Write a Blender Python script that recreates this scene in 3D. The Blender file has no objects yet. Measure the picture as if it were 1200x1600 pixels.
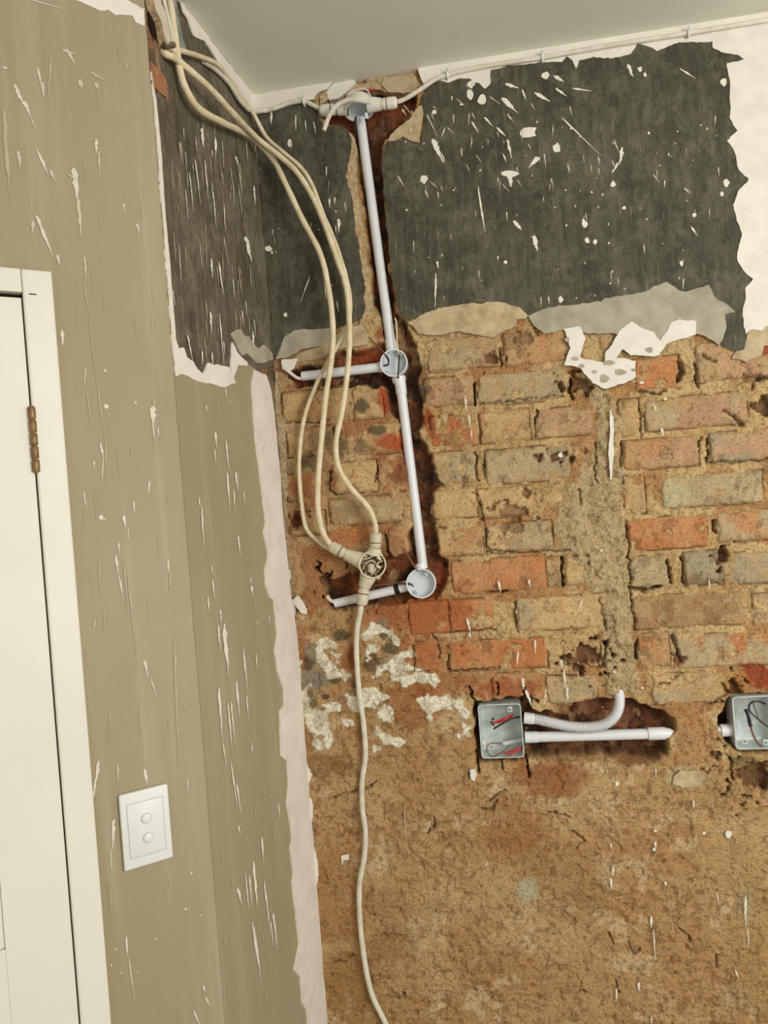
import bpy, bmesh, math, random
import numpy as np
from mathutils import Vector, Matrix
from mathutils.geometry import tessellate_polygon

# ------------------------------------------------------------------ camera, light, exposure
SC = bpy.context.scene
COL = SC.collection
F_PX, PITCH, ROLL, YAW = 1150.0, math.radians(-0.235), math.radians(-4.4435), math.radians(-7.98)
CAM = Vector((0.0, 0.0, 1.60))
_f0 = Vector((math.sin(YAW) * math.cos(PITCH), math.cos(YAW) * math.cos(PITCH), math.sin(PITCH)))
_r0 = Vector((math.cos(YAW), -math.sin(YAW), 0.0))
_u0 = _r0.cross(_f0)
CR = _r0 * math.cos(ROLL) + _u0 * math.sin(ROLL)
CU = -_r0 * math.sin(ROLL) + _u0 * math.cos(ROLL)
CF = _f0
cam = bpy.data.cameras.new('camera')
cam.sensor_fit = 'VERTICAL'
cam.sensor_height = 32.0
cam.lens = 32.0 * F_PX / 1600.0
cam.clip_start = 0.02
cam_o = bpy.data.objects.new('camera', cam)
COL.objects.link(cam_o)
cam_o.matrix_world = Matrix(((CR.x, CU.x, -CF.x, CAM.x), (CR.y, CU.y, -CF.y, CAM.y), (CR.z, CU.z, -CF.z, CAM.z), (0, 0, 0, 1)))
SC.camera = cam_o

world = bpy.data.worlds.new('room_daylight')
SC.world = world
world.use_nodes = True
_bg = world.node_tree.nodes['Background']
_bg.inputs[0].default_value = (1.0, 0.992, 0.968, 1)
_bg.inputs[1].default_value = 0.85

def area_light(name, loc, target, size, power, color):
    l = bpy.data.lights.new(name, 'AREA')
    l.shape = 'RECTANGLE'
    l.size, l.size_y = size
    l.energy = power
    l.color = color
    o = bpy.data.objects.new(name, l)
    COL.objects.link(o)
    o.location = loc
    o.rotation_euler = (Vector(target) - Vector(loc)).to_track_quat('-Z', 'Y').to_euler()
    return o
area_light('window_daylight', (2.10, -0.80, 1.95), (-0.2, 1.5, 1.55), (1.3, 1.4), 64.0, (1.0, 0.99, 0.965))

SC.view_settings.view_transform = 'Standard'
SC.view_settings.look = 'None'
SC.view_settings.gamma = 1.0
SC.view_settings.use_curve_mapping = False
SC.view_settings.exposure = -0.03

# ------------------------------------------------------------------ walls as frames of reference
def ray(px, py):
    return CF + CR * ((px - 600.0) / F_PX) - CU * ((py - 800.0) / F_PX)
class Wall:
    def __init__(s, o, t, n):
        s.o, s.t, s.n = Vector(o), Vector(t).normalized(), Vector(n).normalized()
    def on(s, px, py, off=0.0):
        d = ray(px, py)
        k = (s.o + s.n * off - CAM).dot(s.n) / d.dot(s.n)
        return CAM + d * k
    def uv(s, px, py, off=0.0):
        p = s.on(px, py, off)
        return ((p - s.o).dot(s.t), p.z)
    def pt(s, u, z, off=0.0):
        p = s.o + s.t * u + s.n * off
        return Vector((p.x, p.y, z))
D = 1.70
_a, _b = math.radians(51.72), math.radians(5.81)
C = Wall((0, D, 0), (1, 0, 0), (0, -1, 0))
_k = C.on(416, 416)
C = Wall((_k.x, D, 0), (1, 0, 0), (0, -1, 0))                     # back wall, u from the corner
B = Wall((_k.x, D, 0), (math.sin(_b), math.cos(_b), 0), (math.cos(_b), -math.sin(_b), 0))
_k2 = B.on(251, 330)
B = Wall((_k2.x, _k2.y, 0), B.t, B.n)                             # short return wall, u from the arris
A = Wall((_k2.x, _k2.y, 0), (math.sin(_a), math.cos(_a), 0), (math.cos(_a), -math.sin(_a), 0))  # door wall
B_LEN = (Vector((_k.x, D, 0)) - B.o).length
CEIL = 0.5 * (C.on(600, 118).z + C.on(1000, 54).z)
PX = D / F_PX                                                      # metres per pixel on the back wall

# ------------------------------------------------------------------ noise
def _h(ix, iy, seed):
    n = (ix * 374761393 + iy * 668265263 + seed * 144269504) & 0xffffffff
    n = ((n ^ (n >> 13)) * 1274126177) & 0xffffffff
    n = n ^ (n >> 16)
    return (n & 0xffff) / 65535.0
def vnoise(x, y, seed=0):
    ix = np.floor(x).astype(np.int64); iy = np.floor(y).astype(np.int64)
    fx = x - ix; fy = y - iy
    fx = fx * fx * fx * (fx * (fx * 6 - 15) + 10); fy = fy * fy * fy * (fy * (fy * 6 - 15) + 10)
    a = _h(ix, iy, seed); b = _h(ix + 1, iy, seed); c = _h(ix, iy + 1, seed); d = _h(ix + 1, iy + 1, seed)
    return (a * (1 - fx) + b * fx) * (1 - fy) + (c * (1 - fx) + d * fx) * fy
def fbm(u, z, size, seed=0, octv=4, gain=0.5):
    s = 0; a = 1.0; t = 0; f = 1.0 / size
    for i in range(octv):
        s = s + a * vnoise(u * f + 17.3 * i, z * f + 9.1 * i, seed + i * 31)
        t += a; a *= gain; f *= 2.03
    s = s / t
    return np.clip((s - 0.5) * 1.7 + 0.5, 0, 1)
def sstep(a, b, x):
    t = np.clip((x - a) / (b - a), 0, 1)
    return t * t * (3 - 2 * t)
S = lambda *c: lin(c)
def lin(c):
    c = np.array(c, float) / 255.0
    return np.where(c <= 0.04045, c / 12.92, ((c + 0.055) / 1.055) ** 2.4)
def L4(c, k=1.0):
    v = lin(c) * k
    return (float(v[0]), float(v[1]), float(v[2]), 1.0)
def mixc(c, col, m):
    return c * (1 - m[..., None]) + np.asarray(col) * m[..., None]
def poly_sdf(P, u, z):
    """signed distance to a polygon, positive inside"""
    P = np.asarray(P)
    d = np.full(u.shape, 1e9); ins = np.zeros(u.shape, bool)
    n = len(P)
    for i in range(n):
        a = P[i]; b = P[(i + 1) % n]
        e = b - a
        wu = u - a[0]; wz = z - a[1]
        t = np.clip((wu * e[0] + wz * e[1]) / (e @ e + 1e-12), 0, 1)
        d = np.minimum(d, np.hypot(wu - e[0] * t, wz - e[1] * t))
        cond = (a[1] > z) != (b[1] > z)
        with np.errstate(divide='ignore', invalid='ignore'):
            xi = a[0] + (z - a[1]) / (e[1] if abs(e[1]) > 1e-12 else 1e-12) * e[0]
        ins ^= cond & (u < xi)
    return np.where(ins, d, -d)
def line_dist(P, u, z):
    P = np.asarray(P); d = np.full(u.shape, 1e9)
    for i in range(len(P) - 1):
        a = P[i]; e = P[i + 1] - a
        wu = u - a[0]; wz = z - a[1]
        t = np.clip((wu * e[0] + wz * e[1]) / (e @ e + 1e-12), 0, 1)
        d = np.minimum(d, np.hypot(wu - e[0] * t, wz - e[1] * t))
    return d
def cuv(pts, W=None):
    W = W or C
    return np.array([W.uv(x, y) for x, y in pts])

# ------------------------------------------------------------------ materials
MATS = {}
def new_mat(name, rough=0.8, spec=0.3, metal=0.0):
    m = bpy.data.materials.new(name)
    m.use_nodes = True
    nt = m.node_tree
    b = nt.nodes['Principled BSDF']
    b.inputs['Roughness'].default_value = rough
    b.inputs['Specular IOR Level'].default_value = spec
    b.inputs['Metallic'].default_value = metal
    MATS[name] = m
    return m, nt, b
def N(nt, typ, **kw):
    n = nt.nodes.new(typ)
    for k, v in kw.items():
        setattr(n, k, v)
    return n
def noise_tex(nt, scale, stretch=(1, 1, 1), detail=4, rough=0.55, dist=0.0):
    tc = N(nt, 'ShaderNodeTexCoord')
    mp = N(nt, 'ShaderNodeMapping')
    mp.inputs['Scale'].default_value = stretch
    nt.links.new(tc.outputs['Object'], mp.inputs['Vector'])
    t = N(nt, 'ShaderNodeTexNoise')
    t.inputs['Scale'].default_value = scale
    t.inputs['Detail'].default_value = detail
    t.inputs['Roughness'].default_value = rough
    t.inputs['Distortion'].default_value = dist
    nt.links.new(mp.outputs['Vector'], t.inputs['Vector'])
    return t.outputs['Fac']
def ramp(nt, fac, a, b):
    r = N(nt, 'ShaderNodeMapRange')
    r.inputs['From Min'].default_value = a
    r.inputs['From Max'].default_value = b
    nt.links.new(fac, r.inputs['Value'])
    return r.outputs['Result']
def math_(nt, op, a, b):
    n = N(nt, 'ShaderNodeMath', operation=op)
    for i, v in enumerate((a, b)):
        if isinstance(v, (int, float)):
            n.inputs[i].default_value = v
        else:
            nt.links.new(v, n.inputs[i])
    return n.outputs[0]
def mix(nt, fac, a, b, blend='MIX'):
    n = N(nt, 'ShaderNodeMix', data_type='RGBA', blend_type=blend)
    for i, v in ((0, fac), (6, a), (7, b)):
        if isinstance(v, (int, float, tuple)):
            n.inputs[i].default_value = v
        else:
            nt.links.new(v, n.inputs[i])
    return n.outputs[2]
def bump(nt, b, height, dist, strength=1.0):
    n = N(nt, 'ShaderNodeBump')
    n.inputs['Distance'].default_value = dist
    n.inputs['Strength'].default_value = strength
    nt.links.new(height, n.inputs['Height'])
    nt.links.new(n.outputs['Normal'], b.inputs['Normal'])

def mat_attr(name, grain=0.15, bumpd=0.0016, fine=420.0, rough=0.92, speck=.22):
    """masonry: base colour from the pieces' own colour attribute, grain and relief on top"""
    m, nt, b = new_mat(name, rough, 0.15)
    a = N(nt, 'ShaderNodeAttribute', attribute_name='Col')
    n1 = noise_tex(nt, fine, detail=5, rough=0.65)
    n2 = noise_tex(nt, 95.0, detail=5, rough=0.6, dist=0.6)
    g = math_(nt, 'ADD', ramp(nt, n1, 0.32, 0.68), ramp(nt, n2, 0.35, 0.65))
    v = N(nt, 'ShaderNodeMapRange')
    v.inputs['From Min'].default_value = 0.0; v.inputs['From Max'].default_value = 2.0
    v.inputs['To Min'].default_value = 1.0 - grain; v.inputs['To Max'].default_value = 1.0 + grain
    v.clamp = False
    nt.links.new(g, v.inputs['Value'])
    cc = N(nt, 'ShaderNodeCombineColor')
    for i in range(3):
        nt.links.new(v.outputs['Result'], cc.inputs[i])
    c = mix(nt, 1.0, a.outputs['Color'], cc.outputs['Color'], 'MULTIPLY')
    n3 = noise_tex(nt, 230.0, detail=7, rough=0.72, dist=0.3)
    c = mix(nt, math_(nt, 'MULTIPLY', ramp(nt, n3, 0.585, 0.655), speck), c, L4((84, 60, 38)))
    n4 = noise_tex(nt, 300.0, detail=6, rough=0.7)
    c = mix(nt, math_(nt, 'MULTIPLY', ramp(nt, n4, 0.60, 0.70), speck * .7), c, L4((214, 190, 148)))
    n5 = noise_tex(nt, 48.0, detail=9, rough=0.68, dist=0.8)
    c = mix(nt, math_(nt, 'MULTIPLY', ramp(nt, n5, 0.56, 0.68), speck * .8), c, L4((120, 86, 54)))
    nt.links.new(c, b.inputs['Base Color'])
    hh = math_(nt, 'ADD', n1, math_(nt, 'MULTIPLY', n2, 2.2))
    hh = math_(nt, 'SUBTRACT', hh, math_(nt, 'MULTIPLY', ramp(nt, n3, 0.56, 0.68), 1.2))
    bump(nt, b, math_(nt, 'ADD', hh, math_(nt, 'MULTIPLY', n5, 1.7)), bumpd)
    return m
def mat_plain(name, c, rough=0.5, spec=0.4, var=0.06, metal=0.0, scale=30.0, bumpd=0.0, c2=None):
    m, nt, b = new_mat(name, rough, spec, metal)
    n = noise_tex(nt, scale, detail=4)
    lo = L4(c, 1 - var) if c2 is None else L4(c2)
    nt.links.new(mix(nt, ramp(nt, n, 0.35, 0.65), lo, L4(c, 1 + var if c2 is None else 1.0)), b.inputs['Base Color'])
    if bumpd:
        bump(nt, b, n, bumpd)
    return m

masonry = mat_attr('clay_masonry')
brick_mat = mat_attr('fired_brick', grain=0.13, bumpd=0.0009, fine=520.0, speck=.2)

def mat_dark_paint(name, base, hi, lo, streak, streak_lo=0.56, streak_hi=0.70, blotch=0.28):
    m, nt, b = new_mat(name, 0.72, 0.25)
    n1 = noise_tex(nt, 9.0, (1, 1, 0.6), 6, 0.6, 0.5)
    c = mix(nt, ramp(nt, n1, 0.35, 0.66), L4(lo), L4(base))
    n2 = noise_tex(nt, 60.0, (1, 1, 0.10), 5, 0.65)              # runs down the wall
    c = mix(nt, math_(nt, 'MULTIPLY', ramp(nt, n2, 0.45, 0.72), blotch), c, L4(hi))
    n6 = noise_tex(nt, 24.0, (1, 1, 0.8), 9, 0.74, 0.4)
    c = mix(nt, math_(nt, 'MULTIPLY', ramp(nt, n6, 0.46, 0.66), 0.65), c, L4(hi))
    n7 = noise_tex(nt, 75.0, (1, 1, 0.55), 8, 0.72, 0.5)
    c = mix(nt, math_(nt, 'MULTIPLY', ramp(nt, n7, 0.52, 0.62), 0.6), c, L4(lo, 0.8))
    n2b = noise_tex(nt, 85.0, (1, 1, 0.07), 4, 0.6)
    c = mix(nt, math_(nt, 'MULTIPLY', ramp(nt, n2b, 0.52, 0.68), 0.55), c, L4(lo, 0.6))
    n3 = noise_tex(nt, 170.0, (1, 1, 0.07), 5, 0.72)
    n4 = noise_tex(nt, 7.0, (1, 1, 0.5), 3)
    k = math_(nt, 'MULTIPLY', ramp(nt, n3, streak_lo, streak_hi), ramp(nt, n4, 0.42, 0.66))
    c = mix(nt, math_(nt, 'MULTIPLY', k, 0.9), c, L4(streak))
    n5 = noise_tex(nt, 330.0, (1, 1, 0.8), 3, 0.6)
    c = mix(nt, math_(nt, 'MULTIPLY', ramp(nt, n5, 0.5, 0.75), 0.35), c, L4(hi))
    nt.links.new(c, b.inputs['Base Color'])
    bump(nt, b, math_(nt, 'ADD', n5, n3), 0.0007)
    return m
dark_c = mat_dark_paint('stained_dark_paint', (84, 80, 64), (117, 113, 94), (57, 53, 41), (156, 150, 128))
dark_b = mat_dark_paint('stained_brown_paint', (106, 97, 78), (136, 128, 108), (76, 66, 50), (166, 156, 132), 0.56, 0.68)

def mat_tan(name, c1, c2, st):
    m, nt, b = new_mat(name, 0.62, 0.3)
    n1 = noise_tex(nt, 3.2, (1, 1, 0.6), 4, 0.55)
    c = mix(nt, ramp(nt, n1, 0.35, 0.65), L4(c1), L4(c2))
    n2 = noise_tex(nt, 26.0, (1, 1, 0.05), 5, 0.6, 0.2)
    c = mix(nt, math_(nt, 'MULTIPLY', ramp(nt, n2, 0.54, 0.74), 0.30), c, L4(st))
    n2b = noise_tex(nt, 17.0, (1, 1, 0.05), 4, 0.6, 0.2)
    c = mix(nt, math_(nt, 'MULTIPLY', ramp(nt, n2b, 0.55, 0.75), 0.14), c, L4(c1, 0.72))
    n3 = noise_tex(nt, 300.0, (1, 1, 0.4), 3)
    c = mix(nt, math_(nt, 'MULTIPLY', ramp(nt, n3, 0.66, 0.76), 0.22), c, L4(st))
    nt.links.new(c, b.inputs['Base Color'])
    bump(nt, b, n3, 0.0003)
    return m
tan_mat = mat_tan('khaki_wall_paint', (154, 141, 110), (161, 149, 120), (190, 181, 156))

white_plaster = mat_plain('white_filler', (226, 219, 205), 0.85, 0.2, 0.05, scale=28.0, bumpd=0.0010)
strip_mat = mat_plain('pale_filler', (228, 218, 205), 0.85, 0.2, 0.05, scale=22.0, bumpd=0.0010, c2=(216, 205, 192))
cream_plaster = mat_plain('beige_plaster', (196, 178, 142), 0.9, 0.15, 0.1, scale=38.0, bumpd=0.0015, c2=(166, 146, 112))
edge_plaster = mat_plain('broken_plaster_edge', (196, 176, 142), 0.95, 0.1, 0.15, scale=120.0, bumpd=0.003, c2=(158, 130, 92))
grey_skim = mat_plain('grey_skim', (178, 170, 148), 0.88, 0.15, 0.1, scale=24.0, bumpd=0.0010, c2=(156, 148, 126))
ceil_mat = mat_plain('ceiling_paint', (226, 226, 208), 0.9, 0.2, 0.03, scale=4.0, bumpd=0.0004)
white_gloss = mat_plain('white_wood_paint', (222, 217, 200), 0.42, 0.4, 0.02, scale=6.0)
splat_white = mat_plain('white_paint_splash', (226, 220, 202), 0.7, 0.3, 0.05, scale=60.0)
splat_faint = mat_plain('thin_paint_splash', (190, 180, 152), 0.7, 0.3, 0.05, scale=60.0)
splat_tan = mat_plain('thin_splash_on_khaki', (196, 186, 160), 0.7, 0.3, 0.06, scale=80.0)
pvc = mat_plain('white_pvc', (222, 222, 222), 0.35, 0.45, 0.03, scale=20.0)
pvc_in = mat_plain('pale_grey_pvc', (206, 212, 214), 0.4, 0.4, 0.03, scale=20.0)
old_pvc = mat_plain('yellowed_pvc', (212, 204, 178), 0.5, 0.4, 0.06, scale=45.0, c2=(192, 180, 148))
cable_mat = mat_plain('cream_cable_sheath', (226, 212, 180), 0.5, 0.4, 0.05, scale=40.0, c2=(208, 190, 152))
cable_white = mat_plain('white_cable_sheath', (222, 216, 198), 0.5, 0.4, 0.05, scale=40.0, c2=(204, 196, 172))
black_wire = mat_plain('black_insulation', (34, 28, 26), 0.4, 0.4, 0.05)
red_wire = mat_plain('red_insulation', (172, 46, 40), 0.4, 0.4, 0.05)
brown_wire = mat_plain('brown_insulation', (122, 78, 62), 0.45, 0.4, 0.05)
copper = mat_plain('bare_copper', (190, 140, 110), 0.35, 0.5, 0.05, metal=0.8)
tape = mat_plain('black_tape', (28, 27, 26), 0.5, 0.3, 0.05)
galv = mat_plain('galvanised_steel', (206, 213, 209), 0.40, 0.5, 0.05, metal=0.2, scale=70.0, c2=(180, 188, 183))
brass = mat_plain('old_brass', (150, 120, 80), 0.45, 0.5, 0.05, metal=0.5, scale=90.0, c2=(112, 84, 54))
switch_mat = mat_plain('white_switch_plastic', (222, 221, 214), 0.35, 0.45, 0.01)
panel_mat = mat_plain('grey_door_panel', (120, 126, 122), 0.3, 0.5, 0.03)
floor_mat = mat_plain('bare_screed', (150, 142, 128), 0.9, 0.2, 0.12, scale=12.0, bumpd=0.002)
gap_shade = mat_plain('painted_shade', (40, 30, 22), 0.95, 0.1, 0.2, scale=60.0)  # dark colour standing in for shade in holes and gaps
white_nail = mat_plain('white_clip_plastic', (226, 222, 210), 0.4, 0.4, 0.03)

# ------------------------------------------------------------------ object helpers
def obj(name, me, mat=None, parent=None, kind=None, smooth=False):
    o = bpy.data.objects.new(name, me)
    COL.objects.link(o)
    if mat is not None:
        for m in (mat if isinstance(mat, (list, tuple)) else [mat]):
            me.materials.append(m)
    if parent is not None:
        o.parent = parent
        o.location = -parent_world(parent)
    if kind:
        o['kind'] = kind
    if smooth:
        me.polygons.foreach_set('use_smooth', np.ones(len(me.polygons), bool))
    return o
def parent_world(p):
    v = Vector((0, 0, 0))
    while p is not None:
        v += p.location
        p = p.parent
    return v
def thing(name, label, cat, loc, group=None):
    o = bpy.data.objects.new(name, None)
    COL.objects.link(o)
    o.location = loc
    o.empty_display_size = 0.02
    o['label'] = label
    o['category'] = cat
    if group:
        o['group'] = group
    return o
def tag(o, label, cat, group=None):
    o['label'] = label; o['category'] = cat
    if group: o['group'] = group
    return o
def mesh_from(verts, faces, name='m'):
    me = bpy.data.meshes.new(name)
    me.from_pydata([tuple(v) for v in verts], [], faces)
    me.update()
    return me
class MB:
    """collects shapes into one mesh; faces carry a material index"""
    def __init__(s):
        s.v = []; s.f = []; s.mi = []
    def add(s, verts, faces, mi=0):
        o = len(s.v)
        s.v += [Vector(v) for v in verts]
        s.f += [[i + o for i in f] for f in faces]
        s.mi += [mi] * len(faces)
        return s
    def tube(s, pts, r, n=12, mi=0, cap=True, flat=1.0, axis=None):
        pts = [Vector(p) for p in pts]
        rs = r if isinstance(r, (list, tuple)) else [r] * len(pts)
        up = None; V = []; Fc = []
        for i, p in enumerate(pts):
            d = (pts[min(i + 1, len(pts) - 1)] - pts[max(i - 1, 0)]).normalized()
            if up is None:
                up = Vector(axis) if axis is not None else (Vector((0, -1, 0)) if abs(d.y) < 0.9 else Vector((0, 0, 1)))
            x = d.cross(up).normalized()
            up = x.cross(d).normalized()
            for k in range(n):
                a = 2 * math.pi * k / n
                V.append(p + x * (math.cos(a) * rs[i]) + up * (math.sin(a) * rs[i] * flat))
        for i in range(len(pts) - 1):
            for k in range(n):
                a = i * n + k; b = i * n + (k + 1) % n
                Fc.append([a, b, b + n, a + n])
        if cap:
            Fc.append(list(range(n))[::-1])
            Fc.append([(len(pts) - 1) * n + k for k in range(n)])
        return s.add(V, Fc, mi)
    def lathe(s, origin, ax, prof, n=28, mi=0, mis=None, close=True):
        """prof = (distance along ax, radius) list"""
        ax = Vector(ax).normalized()
        x = ax.orthogonal().normalized(); y = ax.cross(x)
        V = []; Fc = []; M = []
        for h, r in prof:
            for k in range(n):
                a = 2 * math.pi * k / n
                V.append(Vector(origin) + ax * h + x * (math.cos(a) * r) + y * (math.sin(a) * r))
        o = len(s.v); s.v += V
        for i in range(len(prof) - 1):
            for k in range(n):
                a = o + i * n + k; b = o + i * n + (k + 1) % n
                s.f.append([a, b, b + n, a + n]); s.mi.append(mis[i] if mis else mi)
        if close:
            s.f.append([o + k for k in range(n)][::-1]); s.mi.append(mi)
            s.f.append([o + (len(prof) - 1) * n + k for k in range(n)]); s.mi.append(mis[-1] if mis else mi)
        return s
    def box(s, W, u0, u1, z0, z1, o0, o1, mi=0):
        V = [W.pt(u, z, o) for o in (o0, o1) for z in (z0, z1) for u in (u0, u1)]
        Fc = [[0, 1, 3, 2], [4, 6, 7, 5], [0, 4, 5, 1], [2, 3, 7, 6], [0, 2, 6, 4], [1, 5, 7, 3]]
        return s.add(V, Fc, mi)
    def build(s, name, mat, parent=None, smooth=False, bevel=0.0, seg=2, kind=None, auto=None):
        me = mesh_from(s.v, s.f, name)
        o = obj(name, me, mat, parent, kind)
        if len(me.materials) > 1:
            me.polygons.foreach_set('material_index', np.array(s.mi, np.int32))
        bm = bmesh.new(); bm.from_mesh(me)
        bmesh.ops.recalc_face_normals(bm, faces=bm.faces)
        if bevel:
            bmesh.ops.bevel(bm, geom=list(bm.edges), offset=bevel, segments=seg, affect='EDGES', profile=0.5, clamp_overlap=True)
        for f in bm.faces:
            f.smooth = smooth
        if smooth:
            for e in bm.edges:
                if len(e.link_faces) == 2 and e.calc_face_angle(0) > math.radians(auto or 40):
                    e.smooth = False
        bm.to_mesh(me); bm.free()
        return o
def spline(pts, sub=10):
    P = [Vector(p) for p in pts]
    P = [P[0] * 2 - P[1]] + P + [P[-1] * 2 - P[-2]]
    out = []
    for i in range(1, len(P) - 2):
        for k in range(sub):
            t = k / sub
            a, b, c, d = P[i - 1], P[i], P[i + 1], P[i + 2]
            out.append(0.5 * ((2 * b) + (c - a) * t + (2 * a - 5 * b + 4 * c - d) * t * t + (3 * b - a - 3 * c + d) * t ** 3))
    out.append(P[-2])
    return out

def rough_outline(uvp, amp, step, seed):
    rnd = random.Random(seed)
    out = []
    n = len(uvp)
    ph = rnd.random() * 100
    for i in range(n):
        a = np.array(uvp[i]); b = np.array(uvp[(i + 1) % n])
        l = np.linalg.norm(b - a)
        k = max(1, int(l / step))
        d = (b - a) / (l + 1e-9); nn = np.array([-d[1], d[0]])
        for j in range(k):
            p = a + (b - a) * (j / k)
            w = 0.0
            if amp:
                q = np.array([p[0], p[0]]), np.array([p[1], p[1]])
                w = (float(vnoise(q[0] / (step * 5), q[1] / (step * 5), seed)[0]) - 0.5) * 1.6 + (float(vnoise(q[0] / (step * 1.4), q[1] / (step * 1.4), seed + 5)[0]) - 0.5) + (rnd.random() - .5) * 0.5
            out.append(p + nn * w * amp)
    return out
def layer(name, W, px, off0, off1, mat, side, parent, amp=2.0, step=4.0, seed=1, in_uv=False, smooth=False):
    """one coat of plaster or paint: a slab with a broken outline"""
    P = px if in_uv else [W.uv(x, y) for x, y in px]
    o = rough_outline(P, amp * PX, step * PX, seed)
    n = len(o)
    tri = tessellate_polygon([[Vector((p[0], p[1], 0)) for p in o]])
    V = [W.pt(p[0], p[1], off1) for p in o] + [W.pt(p[0], p[1], off0) for p in o]
    mb = MB()
    fr = []
    for t in tri:
        a, b, c = (V[i] for i in t)
        fr.append(list(t) if (b - a).cross(c - a).dot(W.n) > 0 else list(t)[::-1])
    area = sum(o[i][0] * o[(i + 1) % n][1] - o[(i + 1) % n][0] * o[i][1] for i in range(n))
    sd = []
    for i in range(n):
        j = (i + 1) % n
        q = [i, i + n, j + n, j]
        sd.append(q if area > 0 else q[::-1])
    me = mesh_from(V, fr + sd, name)
    ob = obj(name, me, [mat, side], parent)
    me.polygons.foreach_set('material_index', np.array([0] * len(fr) + [1] * len(sd), np.int32))
    return ob
def splat_shape(W, px, py, length, width, ang, rnd, off, tail=0.5):
    """thick drop with a thin tail; ang in degrees, 0 = straight down in the picture"""
    a = math.radians(ang)
    dx, dy = math.sin(a), math.cos(a)
    nx, ny = dy, -dx
    n = 10 if length > 14 else 6
    L_, R_ = [], []
    for i in range(n + 1):
        t = i / n
        w = width * 0.5 * (math.sin(math.pi * min(.97, t * .93 + .03) ** .72) ** .8 * (1 - tail * t))
        w = max(w * rnd.uniform(0.6, 1.35), 0.2)
        jx = rnd.uniform(-.12, .12) * width
        x = px + dx * length * t + jx; y = py + dy * length * t
        L_.append((x - nx * w, y - ny * w)); R_.append((x + nx * w, y + ny * w))
    pts = L_ + R_[::-1]
    return [W.on(x, y, off) for x, y in pts], [[i, i + 1, len(pts) - 2 - i, len(pts) - 1 - i] for i in range(n)]
class Splats:
    def __init__(s, W, off, seed):
        s.W, s.off, s.r = W, off, random.Random(seed); s.mb = MB()
    def drop(s, px, py, length, width, ang=0, tail=0.5, mi=0):
        width *= .74
        v, f = splat_shape(s.W, px, py, length, width, ang, s.r, s.off + s.r.random() * 0.0004, tail)
        s.mb.add(v, f, mi)
    def blob(s, px, py, rx, ry, mi=0, n=9):
        pts = []
        for k in range(n):
            a = 2 * math.pi * k / n
            q = s.r.uniform(0.7, 1.2)
            pts.append(s.W.on(px + rx * q * math.cos(a), py + ry * q * math.sin(a), s.off))
        s.mb.add(pts, [list(range(n))], mi)
    def build(s, name, mats, parent):
        return s.mb.build(name, mats, parent, kind='stuff')

def heightfield(name, us, zs, hfun, cfun, W, mat, parent=None):
    U, Z = np.meshgrid(us, zs)
    H = hfun(U, Z)
    K = cfun(U, Z, H)
    n = U.size
    co = np.empty((n, 3), np.float32)
    co[:, 0] = W.o.x + W.t.x * U.ravel() + W.n.x * H.ravel()
    co[:, 1] = W.o.y + W.t.y * U.ravel() + W.n.y * H.ravel()
    co[:, 2] = Z.ravel()
    return grid_mesh(name, co, len(us), len(zs), K.reshape(-1, 3), mat, parent)
def grid_mesh(name, co, nu, nz, colr, mat, parent=None):
    idx = np.arange(nu * nz).reshape(nz, nu)
    a = idx[:-1, :-1].ravel(); b = idx[:-1, 1:].ravel(); c = idx[1:, 1:].ravel(); d = idx[1:, :-1].ravel()
    q = np.stack([a, b, c, d], 1).astype(np.int32)
    me = bpy.data.meshes.new(name)
    me.vertices.add(len(co)); me.vertices.foreach_set('co', co.astype(np.float32).ravel())
    nf = len(q)
    me.loops.add(nf * 4); me.loops.foreach_set('vertex_index', q.ravel())
    me.polygons.add(nf)
    me.polygons.foreach_set('loop_start', np.arange(0, nf * 4, 4, dtype=np.int32))
    me.polygons.foreach_set('use_smooth', np.ones(nf, bool))
    at = me.color_attributes.new('Col', 'FLOAT_COLOR', 'POINT')
    rgba = np.ones((len(co), 4), np.float32); rgba[:, :3] = colr
    at.data.foreach_set('color', rgba.ravel())
    me.update(calc_edges=True)
    me.validate()
    return obj(name, me, mat, parent)
# ------------------------------------------------------------------ back wall: clay mortar, chases, bricks
CHASES = [  # (outline in the photo's pixels, depth)
    ([(497, 178), (500, 158), (520, 140), (548, 128), (600, 122), (640, 119), (655, 122), (655, 150), (650, 172), (628, 200), (606, 212), (601, 232), (598, 270),
      (601, 310), (606, 360), (611, 420), (617, 470), (628, 495), (645, 520), (652, 548), (660, 575), (657, 600), (661, 640), (660, 690), (675, 712), (684, 745),
      (692, 758), (676, 772), (677, 800), (680, 828), (690, 862), (702, 876), (706, 898), (697, 922), (680, 936), (655, 940), (590, 950), (530, 955), (512, 948), (506, 922), (509, 900), (530, 905),
      (560, 890), (600, 872), (632, 862), (640, 830), (641, 790), (634, 745), (626, 700), (618, 660), (604, 640), (596, 606), (560, 602), (510, 608), (465, 606), (444, 590), (452, 576),
      (500, 566), (528, 548), (575, 541), (596, 532), (588, 500), (580, 470), (576, 440), (572, 390), (566, 330), (558, 280), (556, 235), (545, 208), (520, 196)], 0.034),
    ([(737, 1095), (828, 1090), (834, 1106), (850, 1112), (868, 1116), (890, 1116), (884, 1106), (905, 1095), (930, 1092), (962, 1090), (985, 1090), (1012, 1098), (1032, 1108), (1046, 1122), (1058, 1120),
      (1059, 1142), (1049, 1158), (1042, 1168), (1044, 1180), (1028, 1188), (1000, 1186), (975, 1178), (940, 1182), (900, 1184), (850, 1186), (826, 1188), (800, 1192), (744, 1192), (738, 1150)], 0.050),
    ([(1121, 1140), (1124, 1120), (1129, 1100), (1134, 1086), (1240, 1082), (1240, 1176), (1180, 1180), (1150, 1178), (1134, 1166), (1124, 1152)], 0.062),
]
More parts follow.
